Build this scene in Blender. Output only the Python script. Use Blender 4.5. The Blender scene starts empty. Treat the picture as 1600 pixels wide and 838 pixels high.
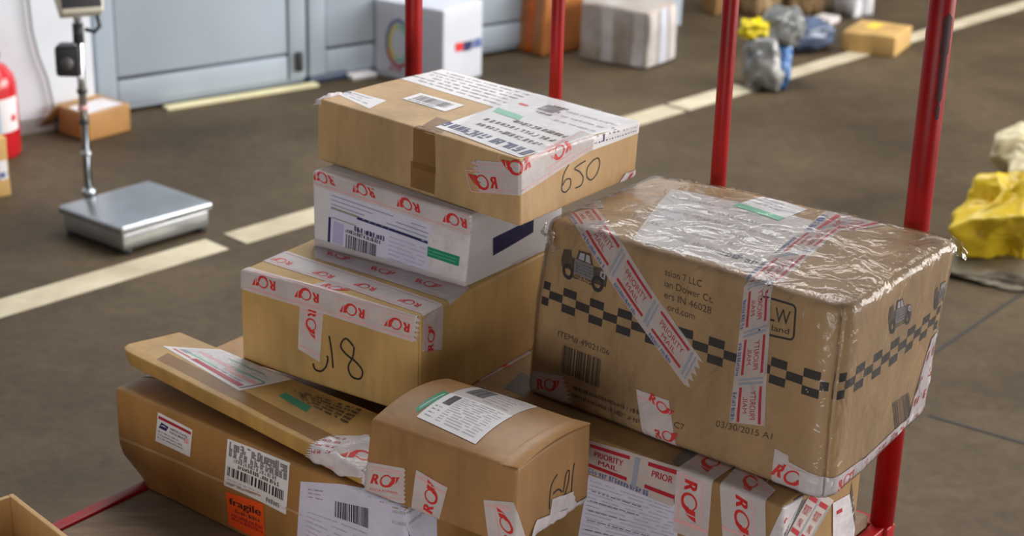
import bpy, bmesh, math, random
from mathutils import Vector, Matrix, noise

random.seed(7)
C = bpy.context.scene.collection
SC = bpy.context.scene
R_ = math.radians

# ------------------------------------------------------------------ camera
FPX, PITCH, ROLL, CAMH = 2735.0, R_(21.5), R_(-1.55), 1.75
cp, sp, cr, sr = math.cos(PITCH), math.sin(PITCH), math.cos(ROLL), math.sin(ROLL)
fwd = Vector((0, cp, -sp)); dn0 = -Vector((0, sp, cp)); rt0 = Vector((1, 0, 0))
rgt = cr * rt0 + sr * dn0
dwn = -sr * rt0 + cr * dn0
EYE = Vector((0, 0, CAMH))
cam_d = bpy.data.cameras.new('camera'); cam = bpy.data.objects.new('camera', cam_d); C.objects.link(cam)
cam.matrix_world = Matrix(((rgt.x, -dwn.x, -fwd.x, 0), (rgt.y, -dwn.y, -fwd.y, 0), (rgt.z, -dwn.z, -fwd.z, CAMH), (0, 0, 0, 1)))
cam_d.sensor_width = 36; cam_d.lens = FPX / 1600 * 36; cam_d.clip_start = 0.05
cam_d.dof.use_dof = True; cam_d.dof.focus_distance = 2.5; cam_d.dof.aperture_fstop = 4.8
SC.camera = cam

# ------------------------------------------------------------------ light
wd = bpy.data.worlds.new('world'); SC.world = wd; wd.use_nodes = True
bg = wd.node_tree.nodes['Background']; bg.inputs[0].default_value = (0.95, 0.97, 1.0, 1); bg.inputs[1].default_value = 0.09

def area(name, loc, tgt, sx, sy, power, col):
    l = bpy.data.lights.new(name, 'AREA'); l.shape = 'RECTANGLE'; l.size = sx; l.size_y = sy; l.energy = power; l.color = col
    o = bpy.data.objects.new(name, l); C.objects.link(o); o.location = loc
    o.rotation_euler = (Vector(tgt) - Vector(loc)).to_track_quat('-Z', 'Y').to_euler()
    return o
k1 = area('loading_door_daylight', (6.6, 6.0, 2.4), (-0.8, 5.6, 0.9), 6.0, 3.0, 370, (1.0, 0.97, 0.93))
k1.data.spread = R_(130)
area('right_fill_light', (5.2, 1.6, 1.0), (0.3, 2.4, 0.7), 2.0, 2.0, 100, (1.0, 0.96, 0.92))  # unseen fill lamp added to brighten the right ends of the cartons
area('clerestory_daylight', (0.9, 6.6, 4.1), (0.1, 3.2, 0.6), 6.0, 1.0, 135, (1.0, 0.98, 0.95))
area('rooflight_daylight', (0.6, 5.9, 5.6), (0.3, 5.8, 0.3), 5.0, 2.0, 245, (1.0, 0.98, 0.95))
area('front_fill_light', (-1.2, -2.8, 0.85), (0.1, 2.6, 0.75), 3.0, 1.3, 92, (1.0, 0.97, 0.94))  # added fill behind the camera, set low to lift carton fronts, not floor
SC.view_settings.view_transform = 'Standard'; SC.view_settings.look = 'None'
SC.view_settings.exposure = 0.0; SC.view_settings.gamma = 1.0; SC.view_settings.use_curve_mapping = False

# ------------------------------------------------------------------ materials
def lin(c):
    return tuple(((v / 255) / 12.92 if v / 255 <= 0.04045 else ((v / 255 + 0.055) / 1.055) ** 2.4) for v in c) + (1,)

def mat(name, rgb, rough=0.6, var=0.0, scale=8.0, rgb2=None, bump=0.0, bscale=60.0, metal=0.0, stretch=None, alpha=1.0, coat=0.0, spec=0.5, detail=4.0):
    m = bpy.data.materials.new(name); m.use_nodes = True; nt = m.node_tree; b = nt.nodes['Principled BSDF']
    b.inputs['Base Color'].default_value = lin(rgb); b.inputs['Roughness'].default_value = rough; b.inputs['Metallic'].default_value = metal
    b.inputs['Specular IOR Level'].default_value = spec
    if coat:
        b.inputs['Coat Weight'].default_value = coat; b.inputs['Coat Roughness'].default_value = 0.12
    tc = nt.nodes.new('ShaderNodeTexCoord'); mp = nt.nodes.new('ShaderNodeMapping')
    nt.links.new(tc.outputs['Object'], mp.inputs[0])
    if stretch: mp.inputs['Scale'].default_value = stretch
    if var > 0 or rgb2:
        n = nt.nodes.new('ShaderNodeTexNoise'); n.inputs['Scale'].default_value = scale; n.inputs['Detail'].default_value = detail; n.inputs['Roughness'].default_value = 0.62
        nt.links.new(mp.outputs[0], n.inputs['Vector'])
        r = nt.nodes.new('ShaderNodeValToRGB')
        r.color_ramp.elements[0].position = 0.3; r.color_ramp.elements[1].position = 0.7
        r.color_ramp.elements[0].color = lin(rgb2 if rgb2 else tuple(max(0, v * (1 - var)) for v in rgb))
        r.color_ramp.elements[1].color = lin(tuple(min(255, v * (1 + var * 0.6)) for v in rgb))
        nt.links.new(n.outputs['Fac'], r.inputs[0]); nt.links.new(r.outputs[0], b.inputs['Base Color'])
    if bump > 0:
        n2 = nt.nodes.new('ShaderNodeTexNoise'); n2.inputs['Scale'].default_value = bscale; n2.inputs['Detail'].default_value = 5
        nt.links.new(mp.outputs[0], n2.inputs['Vector'])
        bp = nt.nodes.new('ShaderNodeBump'); bp.inputs['Strength'].default_value = bump; bp.inputs['Distance'].default_value = 0.01
        nt.links.new(n2.outputs['Fac'], bp.inputs['Height']); nt.links.new(bp.outputs[0], b.inputs['Normal'])
    if alpha < 1:
        out = nt.nodes['Material Output']; tr = nt.nodes.new('ShaderNodeBsdfTransparent'); mx = nt.nodes.new('ShaderNodeMixShader')
        mx.inputs[0].default_value = alpha
        nt.links.new(tr.outputs[0], mx.inputs[1]); nt.links.new(b.outputs[0], mx.inputs[2]); nt.links.new(mx.outputs[0], out.inputs[0])
    return m

def film_mat(name, base, rough, bump, bscale, milk=0.05, tint=(1, 1, 1), gain=0.8):
    """clear plastic: transparent with Fresnel gloss and a trace of milkiness"""
    m = bpy.data.materials.new(name); m.use_nodes = True; nt = m.node_tree; nt.nodes.remove(nt.nodes['Principled BSDF'])
    out = nt.nodes['Material Output']
    tr = nt.nodes.new('ShaderNodeBsdfTransparent'); tr.inputs[0].default_value = tint + (1,)
    gl = nt.nodes.new('ShaderNodeBsdfGlossy'); gl.inputs['Roughness'].default_value = rough
    df = nt.nodes.new('ShaderNodeBsdfDiffuse'); df.inputs[0].default_value = (0.85, 0.85, 0.85, 1)
    tc = nt.nodes.new('ShaderNodeTexCoord'); n = nt.nodes.new('ShaderNodeTexNoise'); n.inputs['Scale'].default_value = bscale; n.inputs['Detail'].default_value = 3; n.inputs['Distortion'].default_value = 1.2
    nt.links.new(tc.outputs['Object'], n.inputs['Vector'])
    bp = nt.nodes.new('ShaderNodeBump'); bp.inputs['Strength'].default_value = bump; bp.inputs['Distance'].default_value = 0.012
    nt.links.new(n.outputs['Fac'], bp.inputs['Height']); nt.links.new(bp.outputs[0], gl.inputs['Normal'])
    fr = nt.nodes.new('ShaderNodeFresnel'); fr.inputs[0].default_value = 1.5; nt.links.new(bp.outputs[0], fr.inputs['Normal'])
    mul = nt.nodes.new('ShaderNodeMath'); mul.operation = 'MULTIPLY_ADD'; mul.inputs[1].default_value = gain; mul.inputs[2].default_value = base
    nt.links.new(fr.outputs[0], mul.inputs[0])
    m1 = nt.nodes.new('ShaderNodeMixShader'); m1.inputs[0].default_value = milk
    nt.links.new(tr.outputs[0], m1.inputs[1]); nt.links.new(df.outputs[0], m1.inputs[2])
    m2 = nt.nodes.new('ShaderNodeMixShader'); nt.links.new(mul.outputs[0], m2.inputs[0])
    nt.links.new(m1.outputs[0], m2.inputs[1]); nt.links.new(gl.outputs[0], m2.inputs[2]); nt.links.new(m2.outputs[0], out.inputs[0])
    return m

def card(name, rgb, rough=0.62, coat=0.0):
    m = mat(name, rgb, rough, var=0.13, scale=9, bump=0.12, bscale=34, stretch=(1, 1, 0.45), coat=coat)
    nt = m.node_tree; b = nt.nodes['Principled BSDF']; src = b.inputs['Base Color'].links[0].from_socket
    tc = nt.nodes.new('ShaderNodeTexCoord'); mp = nt.nodes.new('ShaderNodeMapping'); mp.inputs['Scale'].default_value = (1, 1, 0.05)
    n = nt.nodes.new('ShaderNodeTexNoise'); n.inputs['Scale'].default_value = 70; n.inputs['Detail'].default_value = 3
    nt.links.new(tc.outputs['Object'], mp.inputs[0]); nt.links.new(mp.outputs[0], n.inputs['Vector'])
    r = nt.nodes.new('ShaderNodeMapRange'); r.inputs[1].default_value = 0.3; r.inputs[2].default_value = 0.7; r.inputs[3].default_value = 0.94; r.inputs[4].default_value = 1.03
    nt.links.new(n.outputs['Fac'], r.inputs[0])
    mx = nt.nodes.new('ShaderNodeMix'); mx.data_type = 'RGBA'; mx.blend_type = 'MULTIPLY'; mx.inputs[0].default_value = 1
    nt.links.new(src, mx.inputs[6]); nt.links.new(r.outputs[0], mx.inputs[7])
    ge = nt.nodes.new('ShaderNodeNewGeometry'); n2 = nt.nodes.new('ShaderNodeTexNoise'); n2.inputs['Scale'].default_value = 45; nt.links.new(tc.outputs['Object'], n2.inputs['Vector'])
    w = nt.nodes.new('ShaderNodeMapRange'); w.inputs[1].default_value = 0.53; w.inputs[2].default_value = 0.62; w.inputs[3].default_value = 0.0; w.inputs[4].default_value = 0.55
    nt.links.new(ge.outputs['Pointiness'], w.inputs[0])
    mu = nt.nodes.new('ShaderNodeMath'); mu.operation = 'MULTIPLY'; nt.links.new(w.outputs[0], mu.inputs[0]); nt.links.new(n2.outputs['Fac'], mu.inputs[1])
    m2 = nt.nodes.new('ShaderNodeMix'); m2.data_type = 'RGBA'; m2.inputs[7].default_value = lin(tuple(min(255, v * 1.22 + 12) for v in rgb))
    nt.links.new(mu.outputs[0], m2.inputs[0]); nt.links.new(mx.outputs[2], m2.inputs[6]); nt.links.new(m2.outputs[2], b.inputs['Base Color'])
    return m
M = {}
M['kraft_light'] = card('kraft_light', (193, 158, 112))
M['kraft_gold'] = card('kraft_gold', (196, 158, 96))
M['kraft_flat'] = card('kraft_flat', (188, 148, 84), 0.5)
M['kraft_brown'] = card('kraft_brown', (172, 126, 72), 0.45)
M['kraft_mid'] = card('kraft_mid', (166, 124, 78), 0.5)
M['kraft_toy'] = card('kraft_toy', (170, 138, 98), 0.5)
M['kraft_dark'] = card('kraft_dark', (160, 124, 78))
M['white_card'] = mat('white_card', (222, 219, 222), 0.5, var=0.04, scale=6, bump=0.05)
M['paper'] = mat('paper', (232, 229, 232), 0.55, var=0.04, scale=14, bump=0.15, bscale=25)
M['paper_lilac'] = mat('paper_lilac', (214, 212, 232), 0.5, var=0.05, scale=14, bump=0.15, bscale=25)
M['paper_grey'] = mat('paper_grey', (205, 198, 196), 0.5, var=0.07, scale=12, bump=0.15, bscale=25)
M['post_tape'] = mat('post_tape', (222, 212, 212), 0.28, var=0.06, scale=20, bump=0.25, bscale=40, alpha=0.8)
M['mail_tape'] = mat('mail_tape', (214, 200, 196), 0.28, var=0.06, scale=20, bump=0.25, bscale=40, alpha=0.78)
M['crumple_tape'] = mat('crumple_tape', (228, 220, 224), 0.25, var=0.08, scale=30, bump=0.5, bscale=30, alpha=0.9)
M['brown_tape'] = mat('brown_tape', (150, 108, 62), 0.25, var=0.1, scale=12, bump=0.1, alpha=0.62)
M['grey_tape'] = mat('grey_tape', (104, 102, 104), 0.35, var=0.1, scale=20)
M['ink_red'] = mat('ink_red', (214, 48, 48), 0.45)
M['ink_dark_red'] = mat('ink_dark_red', (176, 34, 52), 0.45)
M['ink_pink'] = mat('ink_pink', (232, 176, 176), 0.45)
M['ink_black'] = mat('ink_black', (38, 34, 34), 0.55)
M['ink_faded'] = mat('ink_faded', (78, 62, 50), 0.6)
M['ink_grey'] = mat('ink_grey', (128, 124, 130), 0.55)
M['ink_pale'] = mat('ink_pale', (176, 174, 184), 0.55)
M['ink_navy'] = mat('ink_navy', (38, 38, 92), 0.5)
M['ink_blue'] = mat('ink_blue', (90, 108, 156), 0.5)
M['ink_steel'] = mat('ink_steel', (150, 158, 172), 0.5)
M['ink_lilac'] = mat('ink_lilac', (184, 180, 216), 0.5)
M['ink_olive'] = mat('ink_olive', (150, 144, 110), 0.5)
M['ink_green'] = mat('ink_green', (20, 142, 106), 0.45)
M['ink_mint'] = mat('ink_mint', (128, 196, 166), 0.45)
M['ink_white'] = mat('ink_white', (226, 236, 232), 0.5)
M['ink_yellow'] = mat('ink_yellow', (226, 204, 70), 0.5)
M['orange_paper'] = mat('orange_paper', (255, 92, 30), 0.45, var=0.04)
M['film'] = film_mat('film', 0.0, 0.07, 0.5, 24, 0.02, gain=0.65)
M['film_flat'] = film_mat('film_flat', 0.0, 0.1, 0.25, 24, 0.02, gain=0.4)
M['red_paint'] = mat('red_paint', (156, 12, 17), 0.42, var=0.2, scale=7, bump=0.05, bscale=30, spec=0.3)
M['chip_paint'] = mat('chip_paint', (60, 14, 20), 0.6)
M['plywood'] = mat('plywood', (150, 126, 102), 0.75, rgb2=(112, 92, 74), scale=6, bump=0.3, bscale=30, stretch=(1, 6, 1))
M['black_rubber'] = mat('black_rubber', (34, 34, 36), 0.6)
M['black_plastic'] = mat('black_plastic', (52, 50, 54), 0.45)
M['steel'] = mat('steel', (190, 194, 198), 0.28, var=0.06, metal=0.9, scale=14)
M['steel_plate'] = mat('steel_plate', (176, 180, 186), 0.24, var=0.10, metal=0.85, scale=5)
M['chrome'] = mat('chrome', (210, 212, 216), 0.15, metal=1.0)
M['beige_plastic'] = mat('beige_plastic', (206, 200, 184), 0.45)
M['screen_olive'] = mat('screen_olive', (120, 116, 60), 0.3)
M['wall_paint'] = mat('wall_paint', (224, 231, 240), 0.7, var=0.04, scale=2.5, bump=0.05)
M['door_paint'] = mat('door_paint', (172, 185, 198), 0.5, var=0.05, scale=2.0, bump=0.03, stretch=(1, 1, 0.4))
M['door_seam'] = mat('door_seam', (104, 112, 124), 0.6)
M['cream_paint'] = mat('cream_paint', (226, 219, 178), 0.6, var=0.06)
M['extinguisher_red'] = mat('extinguisher_red', (196, 22, 34), 0.25, coat=0.4)
M['orange_wrap'] = mat('orange_wrap', (196, 124, 66), 0.3, rgb2=(150, 92, 50), scale=5, bump=0.5, bscale=9)
M['orange_film'] = mat('orange_film', (240, 112, 40), 0.25, var=0.15, bump=0.5, bscale=9, alpha=0.8)
M['cube_white'] = mat('cube_white', (204, 207, 218), 0.5, var=0.03)
M['taped_white'] = mat('taped_white', (188, 180, 176), 0.35, rgb2=(150, 132, 114), scale=9, bump=0.5, bscale=14)
M['tan_bag'] = mat('tan_bag', (170, 142, 104), 0.6, var=0.15, bump=0.4, bscale=8)
M['white_sack'] = mat('white_sack', (222, 222, 228), 0.5, var=0.06, bump=0.4, bscale=8)
M['yellow_sack'] = mat('yellow_sack', (214, 184, 36), 0.38, var=0.12, bump=0.4, bscale=14)
M['pale_sack'] = mat('pale_sack', (206, 196, 160), 0.4, var=0.1, bump=0.4, bscale=14)
M['grey_sheet'] = mat('grey_sheet', (128, 118, 100), 0.6, var=0.15, bump=0.4, bscale=10)
M['blue_wrap'] = mat('blue_wrap', (96, 112, 140), 0.25, rgb2=(54, 62, 84), scale=9, bump=0.6, bscale=16)
M['grey_wrap'] = mat('grey_wrap', (166, 164, 158), 0.14, rgb2=(84, 88, 92), scale=10, bump=0.6, bscale=18)
M['bright_blue'] = mat('bright_blue', (60, 116, 180), 0.3, var=0.15)
M['bright_yellow'] = mat('bright_yellow', (232, 208, 20), 0.35, var=0.08)
M['dark_envelope'] = mat('dark_envelope', (58, 72, 96), 0.35, var=0.2, bump=0.3)
M['box_inside'] = card('box_inside', (196, 158, 104))
M['line_paint'] = mat('line_paint', (214, 204, 178), 0.7, rgb2=(168, 156, 130), scale=5, detail=8)

# floor: mottled worn concrete
def floor_mat():
    m = mat('worn_concrete', (110, 101, 90), 0.62, bump=0.25, bscale=30, spec=0.2)
    nt = m.node_tree; b = nt.nodes['Principled BSDF']; tc = nt.nodes.new('ShaderNodeTexCoord')
    def nz(s, d, r=0.6):
        n = nt.nodes.new('ShaderNodeTexNoise'); n.inputs['Scale'].default_value = s; n.inputs['Detail'].default_value = d; n.inputs['Roughness'].default_value = r
        nt.links.new(tc.outputs['Object'], n.inputs['Vector']); return n
    a, f = nz(1.3, 6), nz(24, 5, 0.75)
    r1 = nt.nodes.new('ShaderNodeValToRGB'); r1.color_ramp.elements[0].position = 0.32; r1.color_ramp.elements[1].position = 0.68
    r1.color_ramp.elements[0].color = lin((66, 55, 41)); r1.color_ramp.elements[1].color = lin((98, 84, 65))
    r2 = nt.nodes.new('ShaderNodeValToRGB'); r2.color_ramp.elements[0].position = 0.3; r2.color_ramp.elements[1].position = 0.72
    r2.color_ramp.elements[0].color = (0.72, 0.72, 0.72, 1); r2.color_ramp.elements[1].color = (1.15, 1.14, 1.12, 1)
    nt.links.new(a.outputs['Fac'], r1.inputs[0]); nt.links.new(f.outputs['Fac'], r2.inputs[0])
    mx = nt.nodes.new('ShaderNodeMix'); mx.data_type = 'RGBA'; mx.blend_type = 'MULTIPLY'; mx.inputs[0].default_value = 1
    nt.links.new(r1.outputs[0], mx.inputs[6]); nt.links.new(r2.outputs[0], mx.inputs[7]); nt.links.new(mx.outputs[2], b.inputs['Base Color'])
    return m
M['floor'] = floor_mat()

# ------------------------------------------------------------------ object helpers
def thing(name, label, cat, loc=(0, 0, 0), group=None):
    o = bpy.data.objects.new(name, None); o.empty_display_size = 0.05; C.objects.link(o); o.location = loc
    o['label'] = label; o['category'] = cat
    if group: o['group'] = group
    return o

def origin(p):
    v = Vector((0, 0, 0))
    while p is not None:
        v += p.location; p = p.parent
    return v

def mesh(name, verts, faces, mats, parent=None, idx=None, smooth=True, at=None):
    """link one mesh object; verts are in world coordinates"""
    off = origin(parent) if parent else (Vector(at) if at is not None else Vector((0, 0, 0)))
    me = bpy.data.meshes.new(name); me.from_pydata([Vector(v) - off for v in verts], [], faces)
    for m in (mats if isinstance(mats, (list, tuple)) else [mats]): me.materials.append(m)
    if idx: me.polygons.foreach_set('material_index', idx)
    if smooth: me.polygons.foreach_set('use_smooth', [True] * len(me.polygons))
    me.update()
    o = bpy.data.objects.new(name, me); C.objects.link(o)
    if parent: o.parent = parent
    elif at is not None: o.location = at
    return o

def struct(o):
    o['kind'] = 'structure'; return o

def label_part(o, text):
    o['label'] = text; return o

def tag(o, label, cat, group=None):
    o['label'] = label; o['category'] = cat
    if group: o['group'] = group
    return o

def bm_out(bm):
    bm.verts.index_update()
    return [v.co.copy() for v in bm.verts], [[v.index for v in f.verts] for f in bm.faces]

def join(*parts):
    V, F = [], []
    for v, f in parts:
        n = len(V); V += list(v); F += [[i + n for i in q] for q in f]
    return V, F

def hexa(c, bevel=0.0, seg=2):
    """box from 8 corners: bottom ring then top ring, counter-clockwise seen from above"""
    bm = bmesh.new(); vs = [bm.verts.new(p) for p in c]
    for q in ((3, 2, 1, 0), (4, 5, 6, 7), (0, 1, 5, 4), (1, 2, 6, 5), (2, 3, 7, 6), (3, 0, 4, 7)): bm.faces.new([vs[i] for i in q])
    if bevel: bmesh.ops.bevel(bm, geom=list(bm.edges), offset=bevel, segments=seg, affect='EDGES', profile=0.6)
    r = bm_out(bm); bm.free(); return r

def obox(o, u, v, w, a, b, c, bevel=0.0, seg=2):
    """oriented box: origin corner o, axes u v w (unit), sizes a b c"""
    o, u, v, w = Vector(o), Vector(u), Vector(v), Vector(w)
    k = [o, o + u * a, o + u * a + v * b, o + v * b]
    return hexa(k + [p + w * c for p in k], bevel, seg)

def tube(pts, r, seg=14, cap=True):
    pts = [Vector(p) for p in pts]; V, F = [], []
    rs = r if isinstance(r, (list, tuple)) else [r] * len(pts)
    pn = None
    for i, p in enumerate(pts):
        t = (pts[min(i + 1, len(pts) - 1)] - pts[max(i - 1, 0)]).normalized()
        if pn is None:
            pn = t.orthogonal().normalized()
        pn = (pn - t * pn.dot(t)).normalized(); b = t.cross(pn)
        for k in range(seg):
            a = 2 * math.pi * k / seg
            V.append(p + (pn * math.cos(a) + b * math.sin(a)) * rs[i])
    for i in range(len(pts) - 1):
        for k in range(seg):
            F.append([i * seg + k, i * seg + (k + 1) % seg, (i + 1) * seg + (k + 1) % seg, (i + 1) * seg + k])
    if cap:
        F.append(list(range(seg))[::-1]); F.append([(len(pts) - 1) * seg + k for k in range(seg)])
    return V, F

def lathe(prof, c, seg=32):
    c = Vector(c); V, F = [], []
    for r, z in prof:
        for k in range(seg):
            a = 2 * math.pi * k / seg; V.append(c + Vector((r * math.cos(a), r * math.sin(a), z)))
    for i in range(len(prof) - 1):
        for k in range(seg):
            F.append([i * seg + k, i * seg + (k + 1) % seg, (i + 1) * seg + (k + 1) % seg, (i + 1) * seg + k])
    F.append(list(range(seg))[::-1]); F.append([(len(prof) - 1) * seg + k for k in range(seg)])
    return V, F

def project(p):
    q = p - EYE; z = q.dot(fwd)
    return 800 + FPX * q.dot(rgt) / z, 419 + FPX * q.dot(dwn) / z

def ground(x, y, z=0.0):
    """the point at height z that the photograph shows at (x, y)"""
    d = fwd + rgt * ((x - 800) / FPX) + dwn * ((y - 419) / FPX)
    return EYE + d * ((z - CAMH) / d.z)

# ------------------------------------------------------------------ cartons: a box that may bulge, sag and round off, with addressable faces
class Carton:
    def __init__(s, cor, re=0.004, vr=None, disp=None, wob=0.0012, wf=7.0, seed=0.0):
        s.c = {k: Vector(v) for k, v in cor.items()}
        g = s.c
        s.w = ((g['FB'] - g['LB']).length + (g['FT'] - g['LT']).length) / 2
        s.d = ((g['RB'] - g['FB']).length + (g['RT'] - g['FT']).length) / 2
        s.h = ((g['LT'] - g['LB']).length + (g['FT'] - g['FB']).length + (g['RT'] - g['RB']).length) / 3
        s.re, s.vr, s.disp, s.wob, s.wf, s.seed = re, vr or {}, disp, wob, wf, seed

    def P(s, x, y, z):
        w, d, h, re = s.w, s.d, s.h, s.re
        c = (min(max(x, re), w - re), min(max(y, re), d - re), min(max(z, re), h - re))
        v = (x - c[0], y - c[1], z - c[2]); L = math.sqrt(v[0] ** 2 + v[1] ** 2 + v[2] ** 2)
        if L > 1e-9:
            k = max(abs(v[0]), abs(v[1]), abs(v[2])) / L
            x, y, z = c[0] + v[0] * k, c[1] + v[1] * k, c[2] + v[2] * k
        for kk, R in s.vr.items():
            cx = R if kk in 'LB' else w - R; cy = R if kk in 'LF' else d - R
            dx, dy = x - cx, y - cy
            if (dx < 0) == (kk in 'LB') and (dy < 0) == (kk in 'LF') and (dx or dy):
                L = math.hypot(dx, dy); m = max(abs(dx), abs(dy))
                x, y = cx + dx / L * m, cy + dy / L * m
        if s.disp:
            dx, dy, dz = s.disp(x / w, y / d, z / h); x += dx; y += dy; z += dz
        a, b, e = x / w, y / d, z / h; g = s.c
        lo = g['LB'] * (1 - a) * (1 - b) + g['FB'] * a * (1 - b) + g['RB'] * a * b + g['BB'] * (1 - a) * b
        hi = g['LT'] * (1 - a) * (1 - b) + g['FT'] * a * (1 - b) + g['RT'] * a * b + g['BT'] * (1 - a) * b
        p = lo * (1 - e) + hi * e
        if s.wob:
            q = noise.noise_vector(p * s.wf + Vector((s.seed, 0, 0))) * s.wob
            q.z *= min(1.0, max(0.0, e * 4)); p = p + q
        return p

    def F(s, f, a, b):
        w, d, h = s.w, s.d, s.h
        if f == 'f':
            if b > h: return s.F('t', a, b - h)
            if a > w: return s.F('r', a - w, b)
            if a < 0: return (0, min(-a, d), max(b, 0))
            return (a, 0, max(b, 0))
        if f == 'r':
            if a < 0: return (max(w + a, 0), 0, min(max(b, 0), h))
            if b > h: return (max(w - (b - h), 0), min(a, d), h)
            if a > d: return (w - (a - d), d, max(b, 0))
            return (w, a, max(b, 0))
        if b < 0: return (min(max(a, 0), w), 0, max(h + b, 0))
        if a > w: return (w, min(b, d), max(h - (a - w), 0))
        return (max(a, 0), min(b, d), h)

    def S(s, f, a, b, off=0.0):
        p = s.P(*s.F(f, a, b))
        if off:
            e = 0.0015
            n = (s.P(*s.F(f, a + e, b)) - s.P(*s.F(f, a - e, b))).cross(s.P(*s.F(f, a, b + e)) - s.P(*s.F(f, a, b - e)))
            if n.length > 1e-12: p = p + n.normalized() * off
        return p

    def pix(s, f, px, py):
        """face coordinates of the spot the photograph shows at (px, py)"""
        W, H = {'f': (s.w, s.h), 'r': (s.d, s.h), 't': (s.w, s.d)}[f]
        if not hasattr(s, 'cache'): s.cache = {}
        if f not in s.cache:
            s.cache[f] = [(W * i / 10, H * j / 10) + project(s.S(f, W * i / 10, H * j / 10)) for i in range(-1 if f == 'r' else 0, 11 if f == 'r' else 13) for j in range(-2 if f == 't' else 0, 11 if f == 't' else 14)]
        a, b = min(s.cache[f], key=lambda q: (q[2] - px) ** 2 + (q[3] - py) ** 2)[:2]
        for it in range(12):
            x, y = project(s.S(f, a, b)); ex, ey = px - x, py - y
            if abs(ex) + abs(ey) < 0.05: break
            e = 0.001
            x1, y1 = project(s.S(f, a + e, b)); x2, y2 = project(s.S(f, a, b + e))
            j11, j12, j21, j22 = (x1 - x) / e, (x2 - x) / e, (y1 - y) / e, (y2 - y) / e
            det = j11 * j22 - j12 * j21
            if abs(det) < 1e3: break
            da, db = (ex * j22 - ey * j12) / det, (ey * j11 - ex * j21) / det
            k = min(1.0, 0.03 / max(1e-9, math.hypot(da, db)))
            a += da * k; b += db * k
        return a, b

    def body(s, name, material, parent, step=0.02, off=None):
        def axis(L, r):
            n = max(2, int((L - 2 * r) / step)); return [0, r * 0.3, r * 0.65] + [r + (L - 2 * r) * i / n for i in range(n + 1)] + [L - r * 0.65, L - r * 0.3, L]
        X, Y, Z = axis(s.w, s.re), axis(s.d, s.re), axis(s.h, s.re)
        V, Fc, key = [], [], {}
        def vid(x, y, z):
            k = (round(x, 6), round(y, 6), round(z, 6))
            if k not in key:
                key[k] = len(V); V.append(s.P(x, y, z))
            return key[k]
        def grid(A, B, fn, flip):
            for i in range(len(A) - 1):
                for j in range(len(B) - 1):
                    q = [vid(*fn(A[i], B[j])), vid(*fn(A[i + 1], B[j])), vid(*fn(A[i + 1], B[j + 1])), vid(*fn(A[i], B[j + 1]))]
                    Fc.append(q[::-1] if flip else q)
        grid(X, Z, lambda a, b: (a, 0, b), False); grid(X, Z, lambda a, b: (a, s.d, b), True)
        grid(Y, Z, lambda a, b: (s.w, a, b), False); grid(Y, Z, lambda a, b: (0, a, b), True)
        grid(X, Y, lambda a, b: (a, b, s.h), False); grid(X, Y, lambda a, b: (a, b, 0), True)
        if off:
            nrm = [Vector((0, 0, 0)) for _ in V]
            for q in Fc:
                n = (V[q[2]] - V[q[0]]).cross(V[q[3]] - V[q[1]])
                for i in q: nrm[i] += n
            V = [v + n.normalized() * off(v) if n.length > 0 else v for v, n in zip(V, nrm)]
        return mesh(name, V, Fc, material, parent)

# ------------------------------------------------------------------ glyphs
GL = {}
def glyphs(txt):
    if txt not in GL:
        cu = bpy.data.curves.new('t', 'FONT'); cu.body = txt; cu.resolution_u = 3
        ob = bpy.data.objects.new('t', cu); C.objects.link(ob)
        dg = bpy.context.evaluated_depsgraph_get(); me = ob.evaluated_get(dg).to_mesh()
        bm = bmesh.new(); bm.from_mesh(me); bmesh.ops.triangulate(bm, faces=list(bm.faces))
        v, f = bm_out(bm); bm.free(); ob.evaluated_get(dg).to_mesh_clear()
        bpy.data.objects.remove(ob); bpy.data.curves.remove(cu)
        xs = [p.x for p in v] or [0]; 
        GL[txt] = ([(p.x - min(xs), p.y) for p in v], f, max(xs) - min(xs))
    return GL[txt]

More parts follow.
